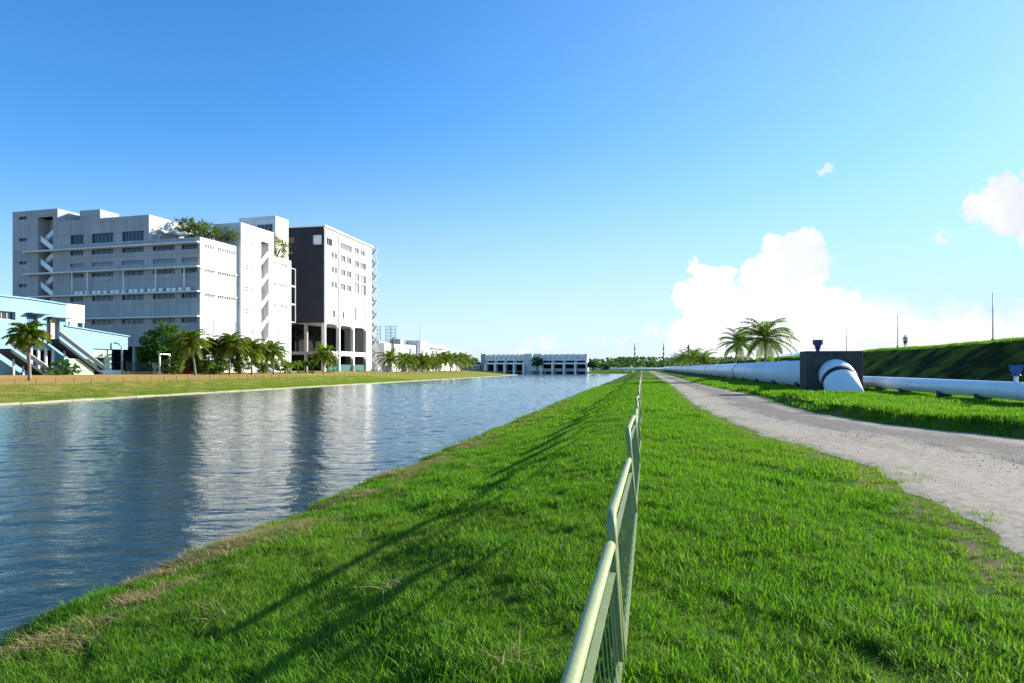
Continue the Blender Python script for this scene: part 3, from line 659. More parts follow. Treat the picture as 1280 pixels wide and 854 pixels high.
def leafy_tree(name, label, cat, loc, h, rad, mat, trunk_h, n_cl=70, per=32, size=.22, seed=1, group=None, lobes=None):
    root = thing(name, label, cat, loc, 0, group); rr = random.Random(seed)
    tb = MB(); tr = .035 * h
    tb.tube([(0, 0, -.2), (.05 * h * .2, 0, trunk_h * .5), (0, .02 * h, trunk_h)], [tr * 1.3, tr, tr * .8], 8)
    for k in range(6):
        a_ = k * 1.05 + rr.uniform(-.3, .3); e = Vector((math.cos(a_) * rad[0] * .6, math.sin(a_) * rad[1] * .6, h - rad[2] * rr.uniform(.6, 1.3)))
        m_ = Vector((0, .02 * h, trunk_h)).lerp(e, .5) + Vector((0, 0, .1 * h)); tb.tube([(0, .02 * h, trunk_h - .05), m_, e], [tr * .6, tr * .4, tr * .12], 6)
    tb.build('trunk', M['bark_dk'], root, True)
    cb = MB()
    if lobes is None: lobes = [((0, 0, h - rad[2]), rad, 1.0)]
    for (c, r_, w) in lobes: leaf_cloud(cb, c, r_, int(n_cl * w), per, size, seed + int(c[0] * 7))
    cb.build('crown', mat, root); return root
def base(u, X): 
    x, y = on_x(u, X); return (x, y, float(ground_z(x, y)) - .05)
leafy_tree('broadleaf_tree', 'dense round dark green tree between the pale blue building and the leaning palm', 'tree', base(207, -82), 9.2, (3.6, 3.6, 4.2), M['leaf'], 2.2, 60, 60, .26, 3,
           lobes=[((0, 0, 5.6), (3.3, 3.4, 3.2), .9), ((-1.4, -1.6, 4.0), (2.4, 2.4, 2.4), .5), ((1.7, 1.2, 3.8), (2.5, 2.5, 2.6), .5), ((0, 0, 2.2), (3.4, 3.4, 1.6), .4)])
leafy_tree('broadleaf_tree', 'dark low tree filling the gap right of the leaning palm', 'tree', base(265, -80), 5.6, (3.2, 3.2, 2.7), M['leaf'], 1.0, 60, 50, .24, 4)
leafy_tree('shrub', 'light green shrub at the foot of the round dark tree', 'shrub', base(218, -77), 3.2, (1.6, 1.6, 1.5), M['leaf_lt'], .4, 30, 40, .2, 5, 'shrubs on the far bank')
for q, (u, X, h, lb) in enumerate(((300, -76, 4.0, 'green shrub between the bushy palm and the staircase palm'), (329, -76, 3.4, 'low green shrub between two palms before the white facade'), (275, -75, 3.0, 'shrub just left of the bushy palm with low skirts'), (350, -75.5, 3.2, 'shrub at the far corner of the sunlit white facade'), (256, -76, 2.6, 'low shrub just right of the leaning palm trunk'))):
    leafy_tree('shrub', lb, 'shrub', base(u, X), h, (2.0, 2.0, h * .48), M['leaf_lt'], .4, 34, 40, .22, 20 + q, 'shrubs on the far bank')
def banana(label, loc, h, n, seed, group):
    root = thing('banana_plant', label, 'plant', loc, seed, group); rr = random.Random(seed); lb, sb = MB(), MB()
    for s in range(5):
        ox, oy = rr.uniform(-1.1, 1.1), rr.uniform(-1.1, 1.1); hh = h * rr.uniform(.42, .6)
        sb.tube([(ox, oy, -.1), (ox, oy, hh)], [.12, .07], 6)
        for k in range(n):
            az = rr.uniform(0, 6.28); e = rr.uniform(.5, 1.35); ln = h * rr.uniform(.36, .52); p = Vector((ox, oy, hh * rr.uniform(.6, 1))); side = Vector((-math.sin(az), math.cos(az), 0)); L_, R_ = [], []
            for t_ in range(6):
                w = .24 * math.sin(math.pi * (.1 + .85 * t_ / 5)); L_.append(p + side * w + Vector((0, 0, .06))); R_.append(p - side * w + Vector((0, 0, .06)))
                p = p + Vector((math.cos(az) * math.cos(e), math.sin(az) * math.cos(e), math.sin(e))) * ln / 5; e -= .38
            lb.add(L_ + R_, [(i_, i_ + 1, 7 + i_, 6 + i_) for i_ in range(5)])
    sb.tube([(0, 0, -.2), (0, 0, .12), (0, 0, .22)], [1.5, 1.45, .9], 12)
    sb.build('stem', M['leaf_lt'], root, True); lb.build('leaves', M['leaf_lt'], root)
for q, (u, lb) in enumerate(((368, 'leftmost banana clump under the charcoal block'), (379, 'second banana clump from the left under the charcoal block'), (389, 'third banana clump, just left of the corner palm'), (412, 'small banana clump right of the corner palm'), (360, 'banana clump at the end of the white facade'))):
    b_ = base(u, -75 - q % 2); banana(lb, b_, (4.2, 4.4, 4.3, 3.2, 3.6)[q], 9, 31 + q, 'banana clumps on the far bank')

# ------------------------------------------------------------------ white industrial building
al = R(4.9); C0 = at_dist(250, 135); GZ = .75
wb_ = thing('white_building', 'large weathered white factory with projecting floor ledges and a planted roof terrace', 'building', (C0[0], C0[1], 0), -al)
fS = lambda s, z, d: (-s, d, z)               # shaded face, s away from the near corner
fE = lambda s, z, d: (-d, s, z)               # sunlit face towards the canal
bays = [(.6, 4.4), (6.0, 11.4), (13.6, 19.1), (21.3, 26.9), (29.1, 32.6)]
holesS = []; wins = []
for (a0, a1) in bays:
    if a0 > 13: wins.append((a0, a1, 27.65, 29.6, 6, 'dark_glass'))
    wins.append((a0, a1, 25.3, 26.25, 4, 'dark_glass')); wins.append((a0, a1, 22.75, 23.6, 0, 'louvre'))
    wins.append((a0, a1, 20.6, 21.45, 4, 'dark_glass')); wins.append((a0, a1, 15.6, 16.55, 4, 'dark_glass')); wins.append((a0, a1, 10.7, 11.6, 4, 'dark_glass'))
for z in (33.66, 29.0, 24.0, 19.1): wins.append((44.4, 46.7, z, z + .65, 2, 'dark_glass'))
holesS = [w[:4] for w in wins]; stair_hole = (37.3, 41.3, 6.0, 33.9)
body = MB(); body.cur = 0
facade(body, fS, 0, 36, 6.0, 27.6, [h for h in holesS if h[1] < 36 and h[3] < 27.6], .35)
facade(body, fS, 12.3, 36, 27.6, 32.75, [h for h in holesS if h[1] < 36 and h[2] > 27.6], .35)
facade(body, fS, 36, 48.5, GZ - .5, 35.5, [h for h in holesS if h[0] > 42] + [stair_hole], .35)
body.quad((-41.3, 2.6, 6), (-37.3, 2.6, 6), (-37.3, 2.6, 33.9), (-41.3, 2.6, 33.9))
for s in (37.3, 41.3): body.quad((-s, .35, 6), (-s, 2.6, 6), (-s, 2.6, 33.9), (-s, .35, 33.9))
# upper block and stair core returns and roofs
body.cur = 1
body.quad((-12.3, 0, 27.6), (-12.3, 14, 27.6), (-12.3, 14, 32.75), (-12.3, 0, 32.75)); body.cur = 0
body.quad((-12.3, 0, 32.75), (-12.3, 14, 32.75), (-36, 14, 32.75), (-36, 0, 32.75)); body.quad((-12.3, 14, 27.6), (-36, 14, 27.6), (-36, 14, 32.75), (-12.3, 14, 32.75))
body.quad((-36, 0, 32.75), (-36, 9, 32.75), (-36, 9, 35.5), (-36, 0, 35.5)); body.quad((-36, 0, 35.5), (-36, 9, 35.5), (-48.5, 9, 35.5), (-48.5, 0, 35.5)); body.quad((-36, 9, 27), (-48.5, 9, 27), (-48.5, 9, 35.5), (-36, 9, 35.5))
body.quad((-48.5, 0, 0), (-48.5, 31, 0), (-48.5, 31, 27.3), (-48.5, 0, 27.3)); body.quad((-48.5, 0, 27.3), (-48.5, 9, 27.3), (-48.5, 9, 35.5), (-48.5, 0, 35.5))
body.quad((0, 31, 0), (0, 31, 27.2), (-48.5, 31, 27.2), (-48.5, 31, 0))
body.quad((-.3, .3, 26.9), (-.3, 31, 26.9), (-48.2, 31, 26.9), (-48.2, .3, 26.9))            # terrace deck
body.quad((-.3, .3, 26.9), (-.3, .3, 27.6), (-12.3, .3, 27.6), (-12.3, .3, 26.9)); body.quad((0, 0, 27.6), (-12.3, 0, 27.6), (-12.3, .3, 27.6), (0, .3, 27.6))
# sunlit face
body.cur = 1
slats = []
for z in (25.7, 20.8, 15.9):
    for (a0, a1, n_) in ((1.3, 4.2, 6), (5.1, 10.7, 10), (23.6, 25.6, 4), (26.2, 29.4, 6)):
        for q in range(n_):
            w = (a1 - a0) / n_; slats.append((round(a0 + q * w + .08 * w, 3), round(a0 + q * w + .72 * w, 3), z, z + .72))
facade(body, fE, 0, 11.5, GZ - .5, 27.6, [s for s in slats if s[1] < 11.5] + [(1.1, 4.1, GZ - .5, 11.5), (5.2, 10.8, GZ - .5, 11.5)], .14)
facade(body, fE, 23.1, 31, GZ - .5, 27.5, [s for s in slats if s[0] > 23] + [(24.0, 26.0, GZ - .5, 11.3), (26.7, 30.0, GZ - .5, 11.3)], .14)
for (a0, a1) in ((1.1, 4.1), (5.2, 10.8), (24.0, 26.0), (26.7, 30.0)): body.quad(fE(a0, GZ - .5, .14), fE(a1, GZ - .5, .14), fE(a1, 11.5, .14), fE(a0, 11.5, .14))
body.quad((0, 0, 27.6), (-.3, 0, 27.6), (-.3, 11.5, 27.6), (0, 11.5, 27.6)); body.quad((-.3, .3, 26.9), (-.3, 11.5, 26.9), (-.3, 11.5, 27.6), (-.3, .3, 27.6))
body.quad((0, 23.1, 27.5), (-.3, 23.1, 27.5), (-.3, 31, 27.5), (0, 31, 27.5)); body.quad((-.3, 23.1, 26.9), (-.3, 31, 26.9), (-.3, 31, 27.5), (-.3, 23.1, 27.5))
body.build('wall', [M['white_shaded'], M['white']], wb_)
for (a0, a1, z0, z1, nm, mt) in wins: 
    window(fS, a0, a1, z0, z1, .35, M[mt], M['steel'] if mt != 'louvre' else M['louvre'], wb_, nm, 'window' if mt != 'louvre' else 'louvre_vent')
lv = MB()
for (a0, a1, z0, z1) in slats: lv.quad(fE(a0, z0, .13), fE(a1, z0, .13), fE(a1, z1, .13), fE(a0, z1, .13))
lv.build('slit_windows', M['dark_void'], wb_)
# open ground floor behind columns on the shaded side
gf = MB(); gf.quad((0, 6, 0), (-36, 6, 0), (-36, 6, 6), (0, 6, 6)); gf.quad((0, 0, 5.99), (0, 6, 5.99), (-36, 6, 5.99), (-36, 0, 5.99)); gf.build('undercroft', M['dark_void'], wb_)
for s in (1, 8.5, 16, 23.5, 31): MB().box(-s - .5, -s, .02, .6, 0, 5.98).build('column', M['white_shaded'], wb_)
for z, e in ((26.5, 44.5), (21.7, 44.5), (16.8, 43.2), (11.9, 36)):
    MB().box(-e, .25, -1.1, -.004, z - .14, z + .14).build('ledge', M['white'], wb_)
for z in (21.45, 16.6): MB().box(.004, .22, .004, 11.45, z - .1, z + .1).build('ledge', M['white'], wb_)
for u in (95, 114, 159, 199, 234.5):
    r = ray(u); P0 = Vector(C0); det = None
    e1 = (-math.cos(al), math.sin(al)); D = -r[0] * e1[1] + r[1] * e1[0]; s = (r[0] * P0.y - r[1] * P0.x) / D
    MB().tube([(-s, -.95, 16.95), (-s, -.95, 21.55)], .13, 8).build('downpipe', M['white_clean'], wb_, True)
for q in range(19):
    s = 2.2 + q * 1.55 + (.3 if q % 3 else 0)
    a_ = MB(); a_.box(-s - .42, -s + .42, -.85, -.5, 16.95, 17.6); a_.tube([(-s, -.851, 17.28), (-s, -.90, 17.28)], .25, 12); a_.build('air_conditioner', M['white_clean'], wb_)
def zigzag(mb, fn, a0, a1, zs, ze, storey, d0, d1, rail=True):
    """straight flights that fold back and forth between a0 and a1"""
    n_ = int(round((ze - zs) / (storey / 2))); z = zs; a, b = a0, a1
    for k in range(n_):
        za, zb = z, z + storey / 2; dd = (d0, (d0 + d1) / 2) if k % 2 == 0 else ((d0 + d1) / 2 + .02, d1)
        for (dz0, dz1, q0, q1) in ((-.22, 0, dd[0], dd[1]), (.0, 1.0, dd[0], dd[0] + .1)) if rail else ((-.22, 0, dd[0], dd[1]),):
            vs = [fn(a, za + dz0, q0), fn(b, zb + dz0, q0), fn(b, zb + dz1, q0), fn(a, za + dz1, q0), fn(a, za + dz0, q1), fn(b, zb + dz0, q1), fn(b, zb + dz1, q1), fn(a, za + dz1, q1)]
            mb.add(vs, [(0, 1, 2, 3), (7, 6, 5, 4), (0, 4, 5, 1), (3, 2, 6, 7), (1, 5, 6, 2), (0, 3, 7, 4)])
        z = zb; a, b = b, a
z_ = MB(); zigzag(z_, fS, 37.5, 41.1, 7.0, 31.6, 4.9, .4, 2.4); z_.build('staircase', M['white_clean'], wb_)
st = MB()
facade(st, lambda s, z, d: (.7 - d, s, z), 11.5, 23.1, GZ - .5, 32.8, [(18.4, 21.2, 5, 30)] + [(12.6 + .75 * i_, 13.1 + .75 * i_, z + .55 * j, z + .4 + .55 * j) for z in (23.1, 18.3, 13.5) for i_ in (0, 1) for j in (0, 1)] + [(15.3, 15.75, z, z + .95) for z in (28.2, 23.1, 18.3, 13.5, 8.8)], .3)
st.quad((.7, 11.5, 0), (-6, 11.5, 0), (-6, 11.5, 32.8), (.7, 11.5, 32.8)); st.quad((.7, 23.1, 0), (-6, 23.1, 0), (-6, 23.1, 32.8), (.7, 23.1, 32.8)); st.quad((.7, 11.5, 32.8), (.7, 23.1, 32.8), (-6, 23.1, 32.8), (-6, 11.5, 32.8))
st.quad((-6, 11.5, 26), (-6, 23.1, 26), (-6, 23.1, 32.8), (-6, 11.5, 32.8))
for s in (18.4, 21.2): st.quad((.4, s, 5), (-2.2, s, 5), (-2.2, s, 30), (.4, s, 30))
st.quad((-2.2, 18.4, 5), (-2.2, 21.2, 5), (-2.2, 21.2, 30), (-2.2, 18.4, 30))
st.build('stair_tower', M['white'], wb_)
sv = MB()
for z in (23.1, 18.3, 13.5):
    for i_ in (0, 1):
        for j in (0, 1): a0 = 12.6 + .75 * i_; b0 = z + .55 * j; sv.quad((.41, a0, b0), (.41, a0 + .5, b0), (.41, a0 + .5, b0 + .4), (.41, a0, b0 + .4))
for z in (28.2, 23.1, 18.3, 13.5, 8.8): sv.quad((.41, 15.3, z), (.41, 15.75, z), (.41, 15.75, z + .95), (.41, 15.3, z + .95))
sv.build('stair_window', M['dark_glass'], wb_)
z_ = MB(); zigzag(z_, lambda s, z, d: (.6 - d, s, z), 18.5, 21.1, 5.2, 27.4, 4.9, 0, 2.6); z_.build('staircase', M['white_clean'], wb_)
for z in (12.8, 17.2, 21.6):
    MB().tube([(-.3, 31.0, z), (-.3, 33.2, z), (-.3, 33.2, z + 4.2), (-.3, 31.0, z + 4.2)], .14, 6).build('pipe_frame', M['white_clean'], wb_)
rt = MB(); rt.box(-18.6, -7.8, 36, 41.5, 0, 40)
rt.build('rear_tower', M['white'], wb_)
window(lambda s, z, d: (-s, 36 - .45 + d, z), 8.6, 13.2, 35.4, 38, .44, M['dark_glass'], M['frame'], wb_, 4)
MB().box(-34.5, -29, 4, 9, 32.76, 35.8).build('roof_plant_room', M['white_shaded'], wb_)
MB().box(-28.5, -25, 4, 8, 32.76, 33.6).build('roof_plant_room', M['white_shaded'], wb_)
# pale wavy canopy on the terrace
cn = MB(); nx_, ny_ = 14, 8
for i_ in range(nx_ + 1):
    for j in range(ny_ + 1):
        s = 4.2 + 7.6 * i_ / nx_; d = .6 + 5 * j / ny_; cn.v.append((-s, d, 28.75 + .35 * math.sin(s * 1.9 + d * .7) + .12 * (s - 4.2)))
for i_ in range(nx_):
    for j in range(ny_): q = i_ * (ny_ + 1) + j; cn.f.append((q, q + 1, q + ny_ + 2, q + ny_ + 1)); cn.m.append(0)
cno = cn.build('terrace_canopy', M['white_clean'], wb_, True); sm = cno.modifiers.new('thick', 'SOLIDIFY'); sm.thickness = .16
for s, d in ((5.2, 1), (10.8, 1), (5.2, 5), (10.8, 5)): MB().tube([(-s, d, 26.9), (-s, d, 28.8)], .08, 6).build('canopy_post', M['white_clean'], wb_)
def on_roof(s, d, z=26.9):
    return (C0[0] - s * math.cos(al) + d * math.sin(al), C0[1] + s * math.sin(al) + d * math.cos(al), z)
roof_trees = [(10.6, 8.0, 6.6, 'sparse treetop behind the left of the pale terrace canopy'), (8.0, 7.6, 6.6, 'feathery tree above the middle of the pale terrace canopy'), (5.2, 7.4, 5.2, 'low yellowish tree right of the pale terrace canopy'),
              (2.4, 5.4, 4.6, 'roof terrace tree beside the sunlit parapet'), (1.8, 8.9, 4.6, 'roof terrace tree pressed against the white stair tower')]
for q, (s, d, h, lb) in enumerate(roof_trees):
    leafy_tree('roof_tree', lb, 'tree', on_roof(s, d), h, (2.7, 2.7, 1.7), M['leaf_roof'], h * .5, 34, 26, .22, 50 + q, 'trees on the roof terrace')
leafy_tree('roof_shrub', 'dark shrub on the terrace under the pale canopy', 'shrub', on_roof(3.4, 2.2), 2.0, (1.7, 1.2, 1.0), M['leaf'], .3, 22, 30, .2, 60)
leafy_tree('roof_tree', 'drooping plant mass on the low roof between the stair tower and the charcoal block', 'tree', on_roof(1.6, 27.6), 6.2, (2.4, 4.4, 2.9), M['leaf_roof'], 1.2, 40, 30, .26, 61, 'trees on the roof terrace')

# ------------------------------------------------------------------ charcoal block
DX, DY = on_x(405, -84.03); DY = 170.8
db = thing('charcoal_block', 'tall block with a charcoal side, a white window facade and an open arched base', 'building', (DX, DY, 0), 0)
dF = lambda s, z, d: (-d, s, z); dS = lambda s, z, d: (-s, d, z)
dw = [(1.5, 5.0, 35.2, 37.1, 2, 'dark_glass'), (9.95, 17.9, 35.6, 37.3, 4, 'grey_glass'), (19.7, 23.1, 36.0, 37.6, 2, 'grey_glass'), (24.2, 27.5, 36.0, 37.6, 2, 'grey_glass')]
for z in (32.1, 28.1, 24.0):
    dw += [(4.45, 6.0, z, z + 1.6, 1, 'grey_glass'), (6.4, 7.95, z, z + 1.6, 1, 'grey_glass'), (10.4, 13.6, z, z + 1.7, 2, 'grey_glass'), (14.2, 17.6, z, z + 1.7, 2, 'grey_glass')]
dw += [(19.3, 23.2, 32.0, 33.7, 2, 'grey_glass'), (23.9, 27.8, 32.0, 33.7, 2, 'grey_glass'), (19.3, 23.2, 27.6, 29.9, 2, 'louvre'), (23.9, 27.8, 27.6, 29.9, 2, 'louvre'), (19.3, 23.2, 24.0, 27.1, 2, 'louvre'), (23.9, 27.8, 24.0, 27.1, 2, 'louvre'),
       (5.2, 6.8, 15.7, 17.6, 1, 'grey_glass'), (11.5, 12.9, 15.7, 17.7, 1, 'grey_glass'), (19.7, 21.4, 15.8, 19.6, 1, 'louvre')]
b = MB(); b.cur = 0
facade(b, dF, 0, 33, 13.8, 39.7, [w[:4] for w in dw], .3)
# arcade: two tiers of openings with chamfered heads
for (p, q) in ((0, .9), (8.7, 9.7), (18.4, 19.4), (28, 33)): b.box(-.6, 0, p, q, GZ - .6, 13.8)
for (p, q) in ((.9, 8.7), (9.7, 18.4), (19.4, 28)):
    for zt in (13.8, 5.1):
        for (u0, u1) in ((p, p + 1.1), (q, q - 1.1)):
            b.prism([(u0, zt), (u1, zt), (u0, zt - 1.0)], 0, .6, lambda a_, z, h: (-h - .001, a_, z))
    b.box(-.6, -.001, p, q, 5.1, 6.4)
b.quad((0, 0, 39.7), (0, 33, 39.7), (-24, 33, 39.7), (-24, 0, 39.7)); b.quad((0, 33, 0), (-24, 33, 0), (-24, 33, 39.7), (0, 33, 39.7)); b.quad((-24, 0, 0), (-24, 33, 0), (-24, 33, 39.7), (-24, 0, 39.7))
b.quad((0, 0, 13.8), (0, 33, 13.8), (-24, 33, 13.8), (-24, 0, 13.8))
b.cur = 1
facade(b, dS, 0, 24, 13.8, 39.7, [(.7, 3.5, 34.9, 37.6), (8.7, 11.5, 35.6, 37.4)], .6)
b.build('wall', [M['white'], M['charcoal']], db)
for (a0, a1, z0, z1, nm, mt) in dw: window(dF, a0, a1, z0, z1, .3, M[mt], M['frame'], db, nm, 'window' if mt != 'louvre' else 'louvre_vent')
MB().quad(dS(.7, 34.9, .55), dS(3.5, 34.9, .55), dS(3.5, 37.6, .55), dS(.7, 37.6, .55)).build('loggia', M['white_clean'], db)
MB().quad(dS(8.7, 35.6, .5), dS(11.5, 35.6, .5), dS(11.5, 37.4, .5), dS(8.7, 37.4, .5)).build('window', M['dark_glass'], db)
for s in (.35, 9.2, 18.9, 28.4): MB().box(.003, .28, s - .3, s + .3, 13.9 - 13.2, 39.2).build('pilaster', M['white_clean'], db)
MB().box(-24.2, .5, -.25, 33.3, 39.705, 40.15).build('parapet', M['white_clean'], db)
# undercroft: columns on the charcoal side, a floor slab and an inner wall with light slots
for s in (.05, 5.0, 10.4, 16, 22): MB().box(-s - .8, -s, .05, .8, GZ - .6, 13.79).build('column', M['concrete'], db)
MB().box(-23.5, -.7, .1, 32.8, 5.3, 6.1).build('floor_slab', M['concrete'], db)
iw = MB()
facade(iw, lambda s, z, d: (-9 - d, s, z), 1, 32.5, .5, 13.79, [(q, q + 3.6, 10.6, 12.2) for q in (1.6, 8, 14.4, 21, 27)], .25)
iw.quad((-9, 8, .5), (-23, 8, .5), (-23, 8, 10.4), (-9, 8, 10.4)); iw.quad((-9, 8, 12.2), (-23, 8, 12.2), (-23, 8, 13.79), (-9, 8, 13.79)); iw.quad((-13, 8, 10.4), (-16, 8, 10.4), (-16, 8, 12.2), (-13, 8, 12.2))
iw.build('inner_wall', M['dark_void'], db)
gb = MB(); gb.box(-.45, -.35, .95, 27.9, .4, 2.6); gb.build('green_screen', M['steelgreen'], db)
# open zigzag escape stair on the far end
es, ld = MB(), MB()
for k in range(19):
    za, zb = .8 + 2.05 * k, .8 + 2.05 * (k + 1); a_, b_ = (33.7, 36.6) if k % 2 == 0 else (36.6, 33.7); xx = .1 if k % 2 == 0 else -1.0
    es.bar((xx, a_, za), (xx, b_, zb), .95, .16)
    for hh in (.55, 1.0): es.bar((xx + .45, a_, za + hh), (xx + .45, b_, zb + hh), .06, .06)
    ld.box(-1.5, .6, *((36.6, 37.6) if k % 2 == 0 else (33.05, 33.7)), zb - .12, zb)
    for hh in (.55, 1.0): ld.bar((.58, 36.6, zb + hh), (.58, 37.6, zb + hh), .06, .06); ld.bar((-1.5, 37.58, zb + hh), (.58, 37.58, zb + hh), .06, .06)
es.build('escape_stair', M['galv'], db); ld.build('stair_landings', M['galv'], db)
for s in (33.4, 37.5): MB().box(-.5, -.38, s, s + .12, .5, 39).build('stair_post', M['white_clean'], db)

# ------------------------------------------------------------------ pale blue building
BX, BY = -84.0, 99.0
bb = thing('blue_building', 'pale blue clad works building with a sloping roof and covered outdoor stairways', 'building', (BX, BY, 0), 0)
bF = lambda s, z, d: (-d, -s, z)            # s runs back towards the viewer's left
m_ = MB()
facade(m_, bF, 12, 46, GZ - .6, 11.0, [(20.2, 24.5, 8.2, 9.3), (16.7, 18.5, 7.0, 9.2), (13.0, 15.0, 5.2, 8.9), (9.0 + 5, 9.0 + 9.5, GZ - .6, 4.2)], .5)
poly = [(12, 11.0), (18.2, 11.25), (46, 11.0)]
for i_ in range(2): (p, zp), (q, zq) = poly[i_], poly[i_ + 1]; m_.quad(bF(p, 11.0, 0), bF(q, 11.0, 0), bF(q, zq, 0), bF(p, zp, 0)); m_.quad(bF(p, zp, 0), bF(q, zq, 0), bF(q, zq, 22), bF(p, zp, 22))
m_.quad(bF(12, .2, 0), bF(12, .2, 22), bF(12, 11, 22), bF(12, 11, 0)); m_.quad(bF(46, .2, 0), bF(46, .2, 22), bF(46, 11, 22), bF(46, 11, 0))
def panel(poly, d0, d1): m_.prism(poly, d0, d1, lambda s, z, h: bF(s, z, h))
panel([(-.5, 4.7), (-.5, 6.86), (11.99, 7.84), (11.99, .2), (6.8, .2), (6.8, 4.7)], 0.001, 18)
m_.build('wall', M['blue'], bb)
MB().prism([(-.7, 6.87), (-.7, 7.02), (12.2, 8.03), (12.2, 7.87)], -.25, 18.2, lambda s, z, h: bF(s, z, h)).build('lower_roof', M['blue'], bb)
MB().prism([(11.7, 11.02), (11.7, 11.2), (18.2, 11.45), (46.3, 11.2), (46.3, 11.02), (18.2, 11.27)], -.25, 22.2, lambda s, z, h: bF(s, z, h)).build('upper_roof', M['blue'], bb)
window(bF, 20.2, 24.5, 8.2, 9.3, .5, M['dark_glass'], M['frame'], bb, 5)
dq = MB(); dq.quad(bF(16.7, 7.0, .4), bF(18.5, 7.0, .4), bF(18.5, 9.2, .4), bF(16.7, 9.2, .4)); do_ = dq.build('door', M['bluedk'], bb)
MB().box(0.02, 1.1, -18.6, -15.5, 9.22, 9.36).build('door_canopy', M['steel'], do_)
lg = MB(); lg.quad(bF(13, 5.2, .49), bF(15, 5.2, .49), bF(15, 8.9, .49), bF(13, 8.9, .49)); lg.build('loggia', paint('pink_render', (.55, .42, .38), .8), bb)
MB().box(.02, 1.0, -15.2, -10.5, 8.92, 9.04).build('walkway_roof', M['steel'], bb)
MB().box(.01, .35, -15.0, -14.85, 5.2, 8.9).build('loggia_post', M['steel'], bb)
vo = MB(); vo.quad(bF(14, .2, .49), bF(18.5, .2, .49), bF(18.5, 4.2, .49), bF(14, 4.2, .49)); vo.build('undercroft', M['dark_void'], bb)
# recess and pale green lean-to under the overhang
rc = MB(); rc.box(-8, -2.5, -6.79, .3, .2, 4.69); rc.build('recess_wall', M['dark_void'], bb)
lt = MB(); facade(lt, lambda s, z, d: (-.4 - d, -s, z), 2.6, 6.7, .2, 4.68, [(4.1, 5.6, .9, 3.2)], .4); lt.box(-2.45, -.82, -2.9, -2.6, .2, 4.68); ltw = lt.build('lean_to', M['palegreen'], bb)
MB().quad((-.79, -4.1, .9), (-.79, -5.6, .9), (-.79, -5.6, 3.2), (-.79, -4.1, 3.2)).build('doorway', M['bark_dk'], ltw)
MB().box(-.39, .5, -6.0, -3.6, 3.3, 3.42).build('door_canopy', M['palegreen'], ltw)
MB().box(-.38, 1.2, -6.9, -1.8, .2, 1.3).build('loading_dock', M['white_clean'], bb)
def covered_stair(s0, z0, s1, z1, d):
    fl = MB(); fn = lambda s, z, h: (d + h, -s, z)
    fl.prism([(s0, z0), (s1, z1), (s1, z1 - .45), (s0, z0 - .45)], 0, 2.0, fn); o = fl.build('stairway', M['stairdk'], bb)
    rl = MB(); rl.prism([(s0, z0 + 1.05), (s1, z1 + 1.05), (s1, z1 + .42), (s0, z0 + .42)], 2.01, 2.07, fn)
    rl.build('stair_panel', M['stairdk'], o)
    hr = MB(); hr.bar(fn(s0, z0 + 1.15, 2.05), fn(s1, z1 + 1.15, 2.05), .07, .07); hr.build('handrail', M['galv'], o)
    for k in range(1, 4):
        q = k / 4; s = s0 + (s1 - s0) * q; z = z0 + (z1 - z0) * q
        if z > 1.6: MB().box(d + .8, d + 1.0, -s - .1, -s + .1, .2, z - .5).build('stair_post', M['galv'], o)
covered_stair(15.6, 5.8, 7.6, 1.0, .5); covered_stair(23.5, 4.2, 17.8, .7, .8)
for s in (14.4, 15.6, 16.8, 18.0): MB().box(.05, .35, -s - .12, -s + .12, .2, 4.4).build('column', M['white_clean'], bb)
dk = MB(); dk.tube([(1.2, -2.2, .2), (1.2, -2.2, 5.0), (.9, -2.5, 5.6), (.3, -2.9, 5.7)], .16, 8); dk.build('flue_pipe', M['galv'], bb, True)
gw = thing('low_wall', 'pale green low wall at the foot of the blue building stairway', 'wall', (-82.2, 87.6, 0)); MB().box(-.15, .15, -2.0, 2.6, .2, 2.9).build('wall_face', M['palegreen'], gw); MB().box(-.2, .2, -2.05, 2.65, 2.902, 3.0).build('coping', M['white_clean'], gw)
# cooling unit on the lower roof
cu = thing('cooling_unit', 'grey louvred cooling unit on legs on the lower blue roof', 'cooling unit', (-86.5, 90.6, 7.6))
MB().box(-2.2, 1.6, -2.6, .9, 1.0, 3.75).build('casing', M['galv'], cu)
for k in range(4): MB().box(1.602, 1.66, -2.5, .8, 1.15 + k * .65, 1.6 + k * .65).build('louvre', M['white_clean'], cu)
for sx_, sy_ in ((-2, -2.4), (-2, .7), (1.4, -2.4), (1.4, .7)): MB().box(sx_, sx_ + .2, sy_ - .1, sy_ + .1, -.2, .99).build('leg', M['galv'], cu)
MB().box(1.0, 1.7, -1.9, -.6, .05, .9).build('pump', M['white_clean'], cu)
# mesh fence, gate frame
cf = thing('mesh_fence', 'dark green mesh fence between the blue building and the round tree', 'fence', (-80.5, 100, 0))
def mesh_panel():
    mm, nt, out = new_mat('green_mesh'); p = principled(nt, out, .7, .2); p.inputs['Base Color'].default_value = (.03, .07, .05, 1); return mm
MM = mesh_panel(); ms = MB()
for k in range(65): ms.box(-.01, .01, -4.9 + k * .2, -4.9 + k * .2 + .05, .6, 2.6)
for k in range(10): ms.box(-.012, .012, -5, 8.1, .65 + k * .2, .68 + k * .2)
ms.build('mesh', MM, cf)
for k in range(6): MB().tube([(.06, -5 + k * 2.6, .3), (.06, -5 + k * 2.6, 2.8)], .05, 6).build('post', M['steel'], cf)
gp = thing('gate_frame', 'white goalpost shaped frame beside the green mesh fence', 'frame', (-79.5, 102.6, .5)); 
for y_ in (-1.2, 1.2): MB().box(-.1, .1, y_ - .1, y_ + .1, -.2, 3.4).build('post', M['white_clean'], gp)
MB().box(-.1, .1, -1.3, 1.3, 3.402, 3.6).build('crossbar', M['white_clean'], gp)
